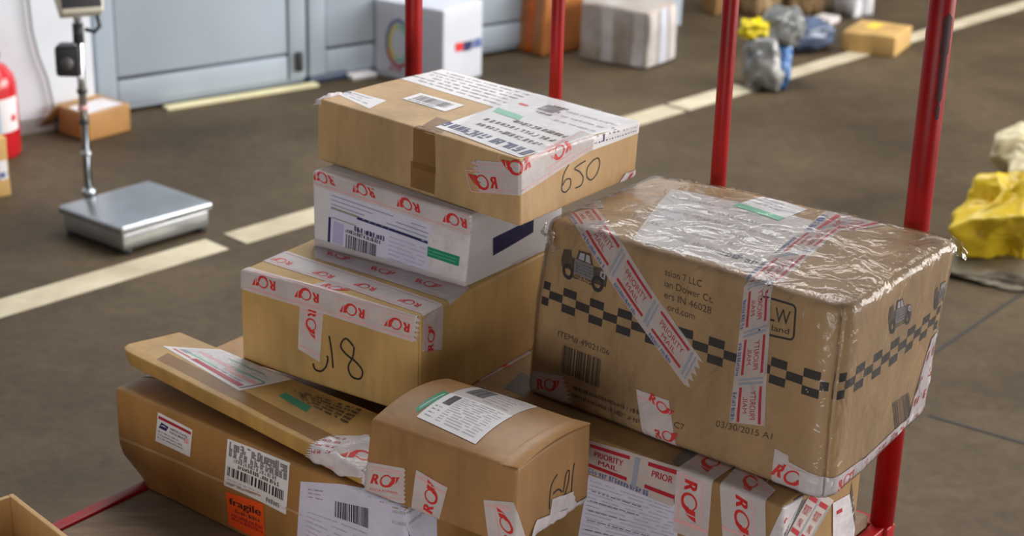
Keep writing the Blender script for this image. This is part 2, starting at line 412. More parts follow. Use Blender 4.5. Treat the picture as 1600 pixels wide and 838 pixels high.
# ------------------------------------------------------------------ sheets: labels, tapes and prints that lie on a carton face
class Sheet:
    """quad = print's bottom-left, bottom-right, top-right, top-left, in photograph pixels (px=True) or face metres"""
    def __init__(s, carton, face, quad, layer=1, px=True, curl=0.0):
        s.k, s.f, s.lay, s.curl = carton, face, layer, curl
        s.q = [carton.pix(face, *p) for p in quad] if px else quad
        L = lambda i, j: math.hypot(s.q[i][0] - s.q[j][0], s.q[i][1] - s.q[j][1])
        s.W = (L(0, 1) + L(3, 2)) / 2; s.H = (L(0, 3) + L(1, 2)) / 2
        s.V, s.Fa, s.I, s.mats = [], [], [], []
        a = (s.q[1][0] - s.q[0][0]) * (s.q[3][1] - s.q[0][1]) - (s.q[1][1] - s.q[0][1]) * (s.q[3][0] - s.q[0][0])
        s.flip = a < 0
    def mi(s, m):
        m = M[m] if isinstance(m, str) else m
        if m not in s.mats: s.mats.append(m)
        return s.mats.index(m)
    def ab(s, u, v):
        q = s.q
        return tuple(q[0][i] * (1 - u) * (1 - v) + q[1][i] * u * (1 - v) + q[2][i] * u * v + q[3][i] * (1 - u) * v for i in (0, 1))
    def pt(s, u, v, up=0.0):
        a, b = s.ab(u, v); o = 0.0004 * s.lay + up
        if s.curl: o += s.curl * max(0.0, noise.noise(Vector((a * 40, b * 40, s.lay)))) 
        return s.k.S(s.f, a, b, o)
    def poly(s, uvs, faces, m, up=0.0003):
        n = len(s.V); i = s.mi(m)
        s.V += [s.pt(u, v, up) for u, v in uvs]
        for f in faces:
            f = [n + k for k in f]; s.Fa.append(f[::-1] if s.flip else f); s.I.append(i)
        return s
    def rect(s, u0, v0, u1, v1, m, up=0.0003, step=0.012, rag=0.0, rag0=0.0):
        nu = max(1, int(abs(u1 - u0) * s.W / step)); nv = max(1, int(abs(v1 - v0) * s.H / step))
        uv = []
        for j in range(nv + 1):
            for i in range(nu + 1):
                u = u0 + (u1 - u0) * i / nu; v = v0 + (v1 - v0) * j / nv
                if rag and i == nu: u += rag * ((j % 2) - 0.5)
                if rag0 and i == 0: u += rag0 * ((j % 2) - 0.5)
                uv.append((u, v))
        s.poly(uv, [[j * (nu + 1) + i, j * (nu + 1) + i + 1, (j + 1) * (nu + 1) + i + 1, (j + 1) * (nu + 1) + i] for j in range(nv) for i in range(nu)], m, up)
        return s
    def base(s, m, step=0.005, rag=0.0, rag0=0.0):
        return s.rect(0, 0, 1, 1, m, 0.0, step, rag, rag0)
    def text(s, t, u, v, hh, m, width=None, rot=0, bold=False):
        """hh = cap height as a fraction of the sheet's height; width squeezes the line to a fraction of the sheet's width"""
        vs, fs, w = glyphs(t); k = hh * s.H / 0.72
        kx = k if width is None else width * s.W / max(w, 1e-6)
        c, sn = math.cos(R_(rot)), math.sin(R_(rot))
        for dx in ((0, 0.05) if bold else (0,)):
            uv = []
            for x, y in vs:
                X, Y = (x + dx) * kx, y * k
                uv.append((u + (X * c - Y * sn) / s.W, v + (X * sn + Y * c) / s.H))
            s.poly(uv, fs, m, 0.00035)
        return s
    def dashes(s, u0, v0, u1, v1, n, m, fill=0.5, word=0.05, seed=1, end=0.7, gap=0.25):
        """rows of small, unreadable print: broken words, with strokes inside them where the line is tall enough"""
        rnd = random.Random(seed)
        for k in range(n):
            vc = v1 - (v1 - v0) * (k + 0.5) / n; hh = abs(v1 - v0) / n * fill * 0.5; lh = 2 * hh * s.H
            u = u0; stop = u0 + (u1 - u0) * (end + (1 - end) * rnd.random())
            while u < stop:
                w = word * (0.4 + 1.2 * rnd.random()) * (u1 - u0); e = min(u + w, stop)
                if lh > 0.0022:
                    cw = lh * 0.62 / s.W; st = lh * 0.2 / s.W; sv = 2 * hh * 0.2; x = u
                    while x < e:
                        top = vc + hh * (1 if rnd.random() < 0.4 else 0.7); bot = vc - hh; kx = x + cw * 0.72
                        if rnd.random() < 0.85: s.rect(x, bot, x + st, top, m)
                        if rnd.random() < 0.7: s.rect(kx - st, bot, kx, top if rnd.random() < 0.6 else vc, m)
                        if rnd.random() < 0.6: s.rect(x, top - sv, kx, top, m)
                        if rnd.random() < 0.5: s.rect(x, vc - sv * 0.5, kx, vc + sv * 0.5, m)
                        if rnd.random() < 0.5: s.rect(x, bot, kx, bot + sv, m)
                        x += cw
                else:
                    j = hh * (0.6 + 0.5 * rnd.random()); s.rect(u, vc - j, e, vc + hh, m, 0.0003)
                u = e + word * gap * (0.6 + rnd.random()) * (u1 - u0)
        return s
    def barcode(s, u0, v0, u1, v1, m='ink_black', n=26, seed=3):
        rnd = random.Random(seed); ws = [rnd.choice((1, 1, 2, 3)) for _ in range(2 * n)]; k = (u1 - u0) / sum(ws); u = u0
        for i, w in enumerate(ws):
            if i % 2 == 0: s.rect(u, v0, u + w * k, v1, m, 0.00035)
            u += w * k
        return s
    def ribbon(s, pts, wid, m, up=0.0004):
        """stroke in sheet metres; wid may vary along it"""
        P = [Vector((p[0] * s.W, p[1] * s.H)) for p in pts]; n = len(P); ws = wid if isinstance(wid, (list, tuple)) else [wid] * n
        uv = []
        for i in range(n):
            t = P[min(i + 1, n - 1)] - P[max(i - 1, 0)]
            if t.length < 1e-9: t = Vector((1, 0))
            t.normalize(); nn = Vector((-t.y, t.x)) * ws[i] / 2
            for q in (P[i] - nn, P[i] + nn): uv.append((q.x / s.W, q.y / s.H))
        return s.poly(uv, [[2 * i, 2 * i + 2, 2 * i + 3, 2 * i + 1] for i in range(n - 1)], m, up)
    def logo(s, cu, cv, hm, rot=0, m='ink_red', sub=False, frame=True, rect=None):
        """post-horn mark: letter R, ring of the horn, flared bell; hm = its height in metres, (cu, cv) its centre"""
        hm *= 1.22; c, sn = math.cos(R_(rot)), math.sin(R_(rot))
        def T(x, y): 
            x, y = (x - 0.95) * hm, (y - 0.5) * hm
            return (cu + (x * c - y * sn) / s.W, cv + (x * sn + y * c) / s.H)
        vs, fs, w = glyphs('R')
        for dx in (0, 0.05, 0.10): s.poly([T((x * 0.95 + dx) * 0.95 - 0.06, 0.12 + y * 0.98) for x, y in vs], fs, m)
        n = 22; uv = []
        for i in range(n + 1):
            a = R_(30 + 330 * i / n); wv = 0.07 + 0.11 * (i / n)
            for r in (0.44 - wv, 0.44): uv.append(T(1.02 + r * math.cos(a) * 1.05, 0.42 + r * math.sin(a)))
        s.poly(uv, [[2 * i, 2 * i + 1, 2 * i + 3, 2 * i + 2] for i in range(n)], m)
        s.poly([T(1.12, -0.02), T(1.36, 0.06), T(1.62, 0.34), T(1.66, 0.80), T(1.40, 0.78), T(1.36, 0.40)], [[0, 1, 2, 3, 4, 5]], m)
        s.poly([T(1.62, 0.20), T(1.80, 0.46), T(1.98, 0.84), T(1.72, 0.81), T(1.70, 0.40)], [[0, 1, 2, 3, 4]], m)
        if sub:
            g, f, w = glyphs('POSTA ROMANA')
            s.poly([T(0.05 + x / w * 1.85, -0.36 + y * 0.24) for x, y in g], f, m)
        if frame:
            x0, x1, y0, y1 = -0.2, 2.1, -0.14 - (0.3 if sub else 0), 1.06
            for A, B in (((x0, y0), (x1, y0)), ((x1, y0), (x1, y1)), ((x1, y1), (x0, y1)), ((x0, y1), (x0, y0))):
                dx, dy = (0, 0.035) if A[1] == B[1] else (0.035, 0)
                s.poly([T(A[0] - dx, A[1] - dy), T(B[0] - dx, B[1] - dy), T(B[0] + dx, B[1] + dy), T(A[0] + dx, A[1] + dy)], [[0, 1, 2, 3]], 'ink_pink', 0.00025)
        return s
    def mail_pattern(s, n, off=0.0, txt=True):
        """priority tape: red rules, red words, steel blocks between"""
        for i in range(n):
            a, b = (i + off) / n, (i + 0.74 + off) / n
            if a >= 1: continue
            b = min(b, 1)
            s.rect(a, 0.80, b, 0.88, 'ink_dark_red'); s.rect(a, 0.20, b, 0.28, 'ink_dark_red')
            if txt and b - a > 0.4 / n:
                s.text('PRIORITY', a + 0.08 / n, 0.55, 0.17, 'ink_dark_red', width=0.58 / n)
                s.text('MAIL', a + 0.20 / n, 0.34, 0.14, 'ink_dark_red', width=0.34 / n)
            s.rect(b + 0.05 / n, 0.15, min(1, b + 0.10 / n), 0.9, 'ink_steel'); s.rect(b + 0.14 / n, 0.15, min(1, b + 0.18 / n), 0.9, 'ink_steel')
            s.dashes(a, 0.02, b, 0.14, 1, 'ink_blue', 0.9, 0.12, seed=i + 5)
        return s
    def build(s, name, parent, label=None):
        o = mesh(name, s.V, s.Fa, s.mats, parent, s.I)
        if label: o['label'] = label
        return o

def post_tape(k, f, quad, parent, logos, hm=0.021, rot=0, layer=2, label=None, rag=0.03, rag0=0.0, sub=False, frame=True, m='post_tape', px=True, name='printed_tape'):
    """logos: photograph pixels (or u, v pairs when px is False) of the marks' centres"""
    t = Sheet(k, f, quad, layer, px).base(m, 0.004, rag, rag0)
    t.rect(0, 0.10, 1, 0.13, 'ink_pink'); t.rect(0, 0.87, 1, 0.90, 'ink_pink')
    for l in logos:
        r = l[2] if len(l) > 2 else rot; h = l[3] if len(l) > 3 else hm
        t.logo(l[0], l[1], h, r, sub=sub, frame=frame)
    return t.build(name, parent, label)

def clear_print(k, f, quad, fn, name, parent, layer=1, label=None, px=True):
    s = Sheet(k, f, quad, layer, px); fn(s); return s.build(name, parent, label)

def pen(k, f, strokes, wid, name, parent, label, m='ink_black', layer=2):
    """handwriting: strokes in photograph pixels on the face, smoothed"""
    allp = [p for st in strokes for p in st]
    V, Fa = [], []
    for st in strokes:
        ab = [Vector(k.pix(f, *p)) for p in st]; P = []
        for i in range(len(ab) - 1):
            p0, p1, p2, p3 = ab[max(i - 1, 0)], ab[i], ab[i + 1], ab[min(i + 2, len(ab) - 1)]
            for j in range(6):
                t = j / 6
                P.append(0.5 * ((2 * p1) + (p2 - p0) * t + (2 * p0 - 5 * p1 + 4 * p2 - p3) * t * t + (3 * p1 - p0 - 3 * p2 + p3) * t ** 3))
        P.append(ab[-1]); n0 = len(V)
        for i, p in enumerate(P):
            t = (P[min(i + 1, len(P) - 1)] - P[max(i - 1, 0)])
            t = t.normalized() if t.length > 1e-9 else Vector((1, 0)); nn = Vector((-t.y, t.x)) * wid / 2
            for q in (p - nn, p + nn): V.append(k.S(f, q.x, q.y, 0.0004 * layer))
        Fa += [[n0 + 2 * i, n0 + 2 * i + 2, n0 + 2 * i + 3, n0 + 2 * i + 1] for i in range(len(P) - 1)]
    return label_part(mesh(name, V, Fa, M[m], parent), label)

# ------------------------------------------------------------------ the hall
struct(mesh('floor', [(-14, -6, 0), (14, -6, 0), (14, 22, 0), (-14, 22, 0)], [(0, 1, 2, 3)], M['floor'], smooth=False))
# painted floor line, in dashes, and two sawn joints in the concrete
LA, LB_ = Vector((-1.30, 4.09, 0)), Vector((1.28, 6.84, 0)); LU = (LB_ - LA).normalized(); LV = Vector((-LU.y, LU.x, 0))
def line_dash(n, a, b, w=0.105):
    sh = -0.025
    v, f = obox(LA + LU * a + LV * (sh - w / 2) + Vector((0, 0, 0.0005)), LU, LV, (0, 0, 1), b - a, w, 0.002)
    struct(mesh('trim_%d' % n, v, f, M['line_paint'], smooth=False))
def along(x, y): return (ground(x, y) - LA).dot(LU)
line_dash(1, -1.6, along(345, 385)); line_dash(2, along(362, 372), along(560, 316)); line_dash(3, along(610, 296), along(1036, 165))
line_dash(4, along(1040, 163), along(1150, 133)); line_dash(5, along(1165, 128), 8.0, 0.085)
for n, (p, q) in enumerate((((1452, 650), (1640, 705)), ((1330, 640), (1640, 430)))):
    a, b = ground(*p), ground(*q); t = (b - a).normalized(); nn = Vector((-t.y, t.x, 0))
    v, f = obox(a - nn * 0.004 + Vector((0, 0, 0.0004)), t, nn, (0, 0, 1), (b - a).length + 0.6, 0.008, 0.001)
    struct(mesh('trim_%d' % (6 + n), v, f, M['black_rubber'], smooth=False))

# back wall: white masonry on the left, then a pair of painted steel leaves
DA, DB = ground(208, 174), ground(480, 131)
WU = (DB - DA).normalized(); WN = Vector((WU.y, -WU.x, 0)); Z = Vector((0, 0, 1))   # WN points into the hall
def wall_u(x, y=None):
    """distance along the wall of what the photograph shows at column x on the wall's foot"""
    d = fwd + rgt * ((x - 800) / FPX) + dwn * (((y if y is not None else 174 - 0.158 * (x - 208)) - 419) / FPX)
    t = (DA - EYE).dot(WN) / d.dot(WN); return (EYE + d * t - DA).dot(WU), (EYE + d * t).z
def wbox(u0, u1, z0, z1, n0, n1, bevel=0.0): return obox(DA + WU * u0 + WN * n0 + Z * z0, WU, WN * -1, Z, u1 - u0, n0 - n1, z1 - z0, bevel)
uj = wall_u(153)[0]
v, f = wbox(-4.0, uj - 0.03, 0, 3.2, 0.06, -0.25); struct(mesh('wall_back', v, f, M['wall_paint'], smooth=False))
v, f = wbox(-4.0, uj - 0.03, 0, 0.05, 0.065, 0.06); struct(mesh('baseboard_back', v, f, mat('skirting_grey', (176, 174, 172), 0.7, var=0.1), smooth=False))
def leaf(n, u0, u1, latch_at=None):
    o = struct(mesh('door_%d' % n, *wbox(u0, u1, 0.012, 3.2, 0.0, -0.06), M['door_paint'], smooth=False, at=DA + WU * u0))
    w = u1 - u0
    ra = wall_u(172, 122)[1]
    mesh('stile', *wbox(u0, u0 + 0.07, 0.03, 3.2, 0.018, 0.0, 0.004), M['door_paint'], o)
    mesh('stile', *wbox(u1 - 0.07, u1, 0.03, 3.2, 0.018, 0.0, 0.004), M['door_paint'], o)
    mesh('kick_plate', *wbox(u0 + 0.075, u1 - 0.075, 0.03, ra - 0.012, 0.012, 0.0, 0.004), M['door_paint'], o)
    mesh('seam_strip', *wbox(u0 + 0.075, u1 - 0.075, ra - 0.012, ra, 0.003, 0.0), M['door_seam'], o)
    mesh('upper_panel', *wbox(u0 + 0.075, u1 - 0.075, ra, 3.2, 0.012, 0.0, 0.004), M['door_paint'], o)
    if latch_at is not None:
        mesh('drop_bolt', *wbox(latch_at - 0.012, latch_at + 0.012, wall_u(468, 108)[1], wall_u(468, 78)[1], 0.034, 0.018, 0.003), M['black_plastic'], o)
    return o
ud = wall_u(478)[0]
leaf(1, uj, ud - 0.006, ud - 0.04)
leaf(2, ud + 0.006, ud + 1.6)
v, f = wbox(ud + 1.61, wall_u(1064, 36)[0], 0, 3.2, 0.0, -0.25); struct(mesh('wall_right', v, f, M['door_paint'], smooth=False))
v, f = wbox(wall_u(250)[0], wall_u(486)[0], 0, 0.012, 0.06, 0.02, 0.003); struct(mesh('trim_8', v, f, M['cream_paint'], smooth=False))
# loose cord down the white wall
pts = []
for x, y in ((26, -60), (31, 0), (36, 40), (46, 80), (60, 115), (68, 150), (74, 196)):
    u, z = wall_u(x, y); pts.append(DA + WU * u + WN * 0.075 + Z * max(z, 0.006))
tag(mesh('wall_cord', *tube(pts, 0.005, 8), mat('cord_grey', (150, 152, 154), 0.5), at=pts[-1]), 'thin grey cord hanging down the white wall to the floor', 'cord')

# ------------------------------------------------------------------ parcels on the cart
def base_of(c): return (Vector(c['LB']) + Vector(c['RB'])) / 2

GROUP = 'parcels stacked on the cart'
def parcel(cor, label): return thing('parcel', label, 'parcel', base_of(cor), GROUP)

# --- long priority-mail carton at the bottom right
cor = {'LB': (-0.299, 2.665, 0.35), 'FB': (0.385, 2.142, 0.35), 'RB': (0.532, 2.335, 0.35), 'BB': (-0.151, 2.858, 0.35), 'LT': (-0.299, 2.665, 0.56), 'FT': (0.385, 2.142, 0.56), 'RT': (0.532, 2.335, 0.56), 'BT': (-0.151, 2.858, 0.56)}
t = parcel(cor, 'long carton with printed tape and big waybill under the film-wrapped carton')
k = Carton(cor, 0.005, wob=0.0008, seed=3)
k.body('carton', M['kraft_dark'], t)
s = Sheet(k, 'f', [(905, 880), (1052, 920), (1062, 792), (920, 742)], 1).base('paper_lilac')
s.dashes(0.03, 0.05, 0.97, 0.97, 22, 'ink_pale', 0.35, 0.25, 4, 0.9); s.dashes(0.06, 0.2, 0.8, 0.9, 7, 'ink_grey', 0.12, 0.08, 9, 0.5)
s.build('waybill', t, 'big lilac waybill with dense grey lines')
s = Sheet(k, 'f', [(900, 731), (1052, 793), (1066, 733), (905, 683)], 2).base('mail_tape', 0.005, 0.02)
for a in (0.12, 0.70):
    s.rect(a, 0.80, a + 0.40 if a < .5 else 1.0, 0.90, 'ink_dark_red'); s.rect(a, 0.20, a + 0.40 if a < .5 else 1.0, 0.30, 'ink_dark_red')
s.text('PRIORITY', 0.17, 0.56, 0.17, 'ink_dark_red', width=0.29, bold=True); s.text('MAIL', 0.22, 0.36, 0.14, 'ink_dark_red', width=0.19, bold=True)
s.text('PRIOR', 0.75, 0.56, 0.17, 'ink_dark_red', width=0.2, bold=True)
s.rect(0.57, 0.1, 0.62, 0.92, 'ink_steel'); s.rect(0.02, 0.1, 0.06, 0.92, 'ink_steel'); s.dashes(0.0, 0.02, 0.95, 0.16, 1, 'ink_blue', 1.0, 0.12, 3)
s.build('priority_tape', t, 'tape with red priority mail print')
s = Sheet(k, 't', [(1050, 722), (1070, 735), (1093, 712), (1072, 700)], 2).base('grey_tape'); s.build('grey_tape', t)
s = Sheet(k, 't', [(786, 607), (826, 622), (832, 590), (815, 582)], 1).base('grey_tape'); s.build('grey_tape', t)
post_tape(k, 't', [(734, 589), (750, 596), (830, 552), (815, 541)], t, [(0.32, 0.5)], 0.020, layer=1, frame=False)
post_tape(k, 'f', [(1052, 830), (1106, 850), (1150, 728), (1098, 706)], t, [(0.45, 0.35, 270), (0.5, 0.9, 270)], 0.026, layer=3, rag=0)
post_tape(k, 'f', [(1130, 842), (1198, 862), (1212, 768), (1158, 724)], t, [(0.5, 0.30, 270), (0.5, 0.85, 270)], 0.026, layer=4, rag=0)
s = Sheet(k, 'f', [(1198, 850), (1222, 862), (1226, 792), (1205, 776)], 5).base('crumple_tape'); s.text('R', 0.3, 0.35, 0.14, 'ink_red', bold=True); s.build('crumpled_tape', t)
s = Sheet(k, 'r', [(1216, 900), (1236, 862), (1300, 768), (1222, 792)], 1).base('grey_tape') ; s.build('grey_tape', t)
s = Sheet(k, 'r', [(1224, 846), (1252, 868), (1302, 782), (1270, 762)], 3).base('mail_tape'); s.mail_pattern(2, 0.05); s.build('priority_tape', t)
s = Sheet(k, 'r', [(1300, 870), (1324, 850), (1326, 772), (1300, 786)], 4).base('crumple_tape'); s.rect(0.2, 0.75, 0.5, 0.82, 'ink_dark_red'); s.build('crumpled_tape', t)
s = Sheet(k, 'r', [(1326, 862), (1340, 845), (1346, 752), (1328, 770)], 1).base('ink_faded')
s.text('G', 0.25, 0.62, 0.16, 'ink_pale', bold=True); s.rect(0.1, 0.5, 0.9, 0.54, 'ink_pale'); s.build('printed_mark', t, 'dark printed mark on the right end')

# --- long brown carton at the bottom left
cor = {'LB': (-0.640, 2.564, 0.35), 'FB': (-0.139, 2.169, 0.35), 'RB': (0.041, 2.400, 0.35), 'BB': (-0.46, 2.796, 0.35), 'LT': (-0.633, 2.541, 0.524), 'FT': (-0.139, 2.169, 0.524), 'RT': (0.041, 2.400, 0.524), 'BT': (-0.455, 2.775, 0.524)}
t = parcel(cor, 'long brown carton at the bottom left with orange fragile sticker')
def dE(a, b, e):
    q = max(0.0, 1 - a * 9) * max(0.0, 1 - e * 3.2)          # crushed lower left corner
    return (0.038 * q, 0.02 * q * (1 - b), 0)
k = Carton(cor, 0.007, disp=dE, wob=0.0022, seed=11)
k.body('carton', M['kraft_brown'], t)
s = Sheet(k, 'f', [(181, 684), (470, 806), (470, 802), (181, 680)], 1).base('kraft_light'); s.build('tape_seam', t)
s = Sheet(k, 't', [(182, 609), (200, 614), (262, 592), (244, 586)], 2).base('paper_grey'); s.build('torn_edge_tape', t, 'pale worn tape along the left end')
s = Sheet(k, 'f', [(243, 689), (297, 714.5), (301, 672), (247, 644)], 1).base('paper')
s.rect(0.03, 0.80, 0.97, 0.90, 'ink_dark_red')
s.poly([(0.06, 0.50), (0.28, 0.50), (0.34, 0.68), (0.13, 0.72)], [(0, 1, 2, 3)], 'ink_navy'); s.poly([(0.10, 0.60), (0.22, 0.62), (0.31, 0.60), (0.20, 0.66)], [(0, 1, 2, 3)], 'ink_white', 0.0005)
s.text('UNITED STATES', 0.38, 0.62, 0.08, 'ink_navy', width=0.50, bold=True); s.text('POSTAL SERVICE', 0.38, 0.50, 0.08, 'ink_navy', width=0.44, bold=True)
s.dashes(0.06, 0.12, 0.8, 0.44, 3, 'ink_grey', 0.5, 0.15, 4); s.rect(0.80, 0.42, 0.93, 0.60, 'ink_pink')
s.build('postal_sticker', t, 'small white postal sticker with a red rule')
s = Sheet(k, 'f', [(350, 758), (447, 804.5), (454, 724), (356, 685.5)], 1).base('paper')
s.dashes(0.04, 0.80, 0.96, 0.95, 1, 'ink_grey', 1.1, 0.07, 2, 0.98, 0.1); s.dashes(0.04, 0.66, 0.96, 0.80, 1, 'ink_grey', 1.1, 0.07, 3, 0.98, 0.1)
s.dashes(0.12, 0.56, 0.9, 0.66, 1, 'ink_grey', 0.9, 0.1, 5); s.dashes(0.2, 0.46, 0.88, 0.55, 1, 'ink_faded', 0.9, 0.12, 6)
s.barcode(0.04, 0.24, 0.96, 0.43); s.dashes(0.05, 0.05, 0.7, 0.2, 2, 'ink_pale', 0.4, 0.15, 7); s.dashes(0.68, 0.06, 0.95, 0.16, 1, 'ink_grey', 0.9, 0.3, 8)
s.build('barcode_label', t, 'white label with barcode')
s = Sheet(k, 'f', [(358, 820), (415, 848), (412, 788), (353, 768)], 2).base('orange_paper')
s.text('fragile', 0.07, 0.66, 0.20, 'ink_black', width=0.84, bold=True)
s.dashes(0.22, 0.46, 0.92, 0.58, 1, 'ink_faded', 0.8, 0.14, 3, 0.9); s.dashes(0.1, 0.2, 0.95, 0.42, 2, 'ink_dark_red', 0.8, 0.14, 6, 0.95)
s.build('fragile_sticker', t, 'bright orange sticker reading fragile')
s = Sheet(k, 'f', [(464, 850), (664, 950), (672, 838), (470, 752.5)], 1).base('paper_lilac')
s.barcode(0.26, 0.62, 0.50, 0.80); s.dashes(0.06, 0.76, 0.2, 0.92, 3, 'ink_grey', 0.3, 0.4, 4); s.dashes(0.06, 0.2, 0.9, 0.6, 6, 'ink_pale', 0.25, 0.2, 5); s.dashes(0.66, 0.7, 0.92, 0.86, 2, 'ink_pale', 0.3, 0.3, 5)
s.build('waybill', t, 'large pale waybill running out of view')

# --- carton 618
cor = {'LB': (-0.432, 2.577, 0.56), 'FB': (-0.134, 2.389, 0.56), 'RB': (0.06, 2.69, 0.56), 'BB': (-0.239, 2.881, 0.56), 'LT': (-0.43, 2.567, 0.724), 'FT': (-0.135, 2.397, 0.724), 'RT': (0.06, 2.69, 0.724), 'BT': (-0.236, 2.856, 0.724)}
t = parcel(cor, 'golden brown carton marked 618 under the white parcel')
k = Carton(cor, 0.005, vr={'F': 0.008}, wob=0.0015, seed=21)
k.body('carton', M['kraft_gold'], t)
def LG(k, f, quad, pts, **kw):
    """tape with logos given as photograph pixels"""
    s = Sheet(k, f, quad); out = []
    for p in pts:
        a, b = k.pix(f, *p[:2]); u, v = 0.5, 0.5
        for _ in range(8):
            q = s.ab(u, v); e = 1e-3; qu = s.ab(u + e, v); qv = s.ab(u, v + e)
            j = ((qu[0] - q[0]) / e, (qv[0] - q[0]) / e, (qu[1] - q[1]) / e, (qv[1] - q[1]) / e); det = j[0] * j[3] - j[1] * j[2]
            du = ((a - q[0]) * j[3] - (b - q[1]) * j[1]) / det; dv = ((b - q[1]) * j[0] - (a - q[0]) * j[2]) / det
            u += du; v += dv
        out.append((u, v) + tuple(p[2:]))
    return post_tape(k, f, quad, logos=out, **kw)
LG(k, 'f', [(648, 492), (380, 414), (374, 451), (651, 536)], [(413, 443), (480, 462), (551, 486), (621, 508)], parent=t, hm=0.019, layer=3, rag=0, rag0=0.03)
LG(k, 't', [(691, 478), (438, 401), (410, 414), (660, 495)], [(440, 409), (505, 430), (570, 449), (640, 474)], parent=t, hm=0.017, layer=2, m='post_tape', rag=0, frame=False)
LG(k, 'r', [(690, 546), (692, 478), (661, 496), (659, 549)], [(672, 528)], parent=t, hm=0.017, layer=2, rag=0, rag0=0.03)
LG(k, 'f', [(466, 545), (500, 566), (506, 484), (469, 475)], [(488, 506, -90)], parent=t, hm=0.019, layer=2, rag=0)
LG(k, 't', [(472, 468), (508, 477), (582, 441), (552, 430)], [(524, 450, 0)], parent=t, hm=0.018, layer=1, rag=0, frame=False)
LG(k, 't', [(492, 404), (701, 478), (734, 450), (492, 383)], [(530, 401), (599, 424), (670, 444)], parent=t, hm=0.020, layer=2, rag=0)
pen(k, 'f', [[(490, 568), (493, 577), (502, 580), (510, 573), (513, 560), (511, 556)], [(515, 525), (519, 550), (521, 575)], [(553, 541), (541, 529), (533, 540), (541, 553), (557, 566), (567, 580), (563, 592), (550, 588), (545, 573), (552, 558), (554, 542)]], 0.0028, 'handwritten_number', t, 'black pen number 618', layer=4)

# --- flat carton leaning on the brown one
cor = {'LB': (-0.636, 2.594, 0.547), 'FB': (-0.2085, 2.234, 0.525), 'RB': (-0.1335, 2.362, 0.525), 'BB': (-0.545, 2.654, 0.547), 'LT': (-0.641, 2.587, 0.576), 'FT': (-0.2085, 2.2307, 0.554), 'RT': (-0.1335, 2.362, 0.554), 'BT': (-0.547, 2.653, 0.576)}
t = parcel(cor, 'flat carton with pink customs form lying tilted on the long brown one')
k = Carton(cor, 0.005, vr={'L': 0.035}, wob=0.0028, seed=31)
k.body('carton', M['kraft_flat'], t)
s = Sheet(k, 't', [(254, 541), (373.8, 611), (474.6, 580.7), (347.5, 520)], 1).base('paper')
s.rect(0.30, 0.08, 0.93, 0.19, 'ink_dark_red'); s.rect(0.05, 0.10, 0.28, 0.14, 'ink_red'); s.rect(0.55, 0.34, 0.97, 0.42, 'ink_pink'); s.rect(0.10, 0.45, 0.6, 0.52, 'ink_pink'); s.rect(0.5, 0.5, 0.95, 0.55, 'ink_mint'); s.rect(0.3, 0.72, 0.8, 0.75, 'ink_mint')
s.rect(0.08, 0.24, 0.5, 0.29, 'ink_mint'); s.rect(0.06, 0.2, 0.16, 0.3, 'ink_steel')
s.dashes(0.04, 0.3, 0.96, 0.95, 9, 'ink_pale', 0.3, 0.16, 4); s.dashes(0.5, 0.2, 0.95, 0.3, 1, 'ink_pale', 0.5, 0.16, 4); s.rect(0.95, 0.06, 0.97, 0.5, 'ink_grey')
s.build('customs_form', t, 'white and pink customs form')
s = Sheet(k, 't', [(435, 619), (479, 644.5), (487, 636), (446, 614)], 1).base('ink_green'); s.build('green_sticker', t)
def st(s): s.dashes(0, 0, 1, 1, 5, 'ink_black', 0.62, 0.11, 12, 0.75, 0.5)
clear_print(k, 't', [(566, 640), (478, 600), (462, 622), (541, 664)], st, 'stamped_lines', t, 2, 'rows of black stamped writing')
s = Sheet(k, 't', [(430, 640), (530, 668), (566, 646), (478, 604)], 1).base('film_flat'); s.build('clear_tape', t)
s = Sheet(k, 't', [(244, 562), (500, 694), (520, 680), (262, 552)], 0.5).base('brown_tape', 0.01); s.build('brown_tape', t)
# crumpled white tape round the right end
s = Sheet(k, 'f', [(480, 722), (574, 748), (576, 682), (526, 682)], 3, curl=0.007).base('crumple_tape', 0.003, 0.0, 0.10)
s.logo(0.78, 0.46, 0.030, 180, frame=False)
s.dashes(0.04, 0.35, 0.42, 0.95, 4, 'ink_dark_red', 0.4, 0.2, 4, 0.8, 0.6); s.rect(0.05, 0.12, 0.5, 0.15, 'ink_pink'); s.rect(0.55, 0.1, 0.56, 0.9, 'ink_pink')
s.build('crumpled_tape', t, 'crumpled white tape with red print at the right end')

# --- bulging carton marked 60
cor = {'LB': (-0.206, 2.223, 0.524), 'FB': (0.014, 2.068, 0.524), 'RB': (0.117, 2.217, 0.524), 'BB': (-0.105, 2.371, 0.524), 'LT': (-0.194, 2.216, 0.641), 'FT': (0.015, 2.072, 0.644), 'RT': (0.118, 2.216, 0.644), 'BT': (-0.091, 2.357, 0.644)}
t = parcel(cor, 'bulging brown carton with a pen number on its right end, in front')
def dF(a, b, e):
    arc = 4 * b * (1 - b)
    return (0, -0.003 * math.sin(math.pi * e) * math.sin(math.pi * a), e * (0.016 * arc * (1 - 0.55 * a) + 0.007 * arc * math.sin(math.pi * a)))
k = Carton(cor, 0.005, disp=dF, wob=0.0018, seed=41)
k.body('carton', M['kraft_mid'], t, 0.012)
s = Sheet(k, 't', [(651, 652), (743, 695), (801, 651), (705, 615)], 2).base('paper')
s.barcode(0.10, 0.56, 0.22, 0.94, 'ink_black'); s.rect(0.10, 0.56, 0.22, 0.94, 'ink_grey'); s.dashes(0.25, 0.08, 0.95, 0.95, 13, 'ink_pale', 0.28, 0.25, 4, 0.9); s.dashes(0.06, 0.08, 0.2, 0.5, 4, 'ink_grey', 0.3, 0.5, 4)
s.build('address_label', t, 'white address label')
s = Sheet(k, 't', [(704, 615.5), (797, 652), (843, 636), (752, 603)], 1).base('paper_grey')
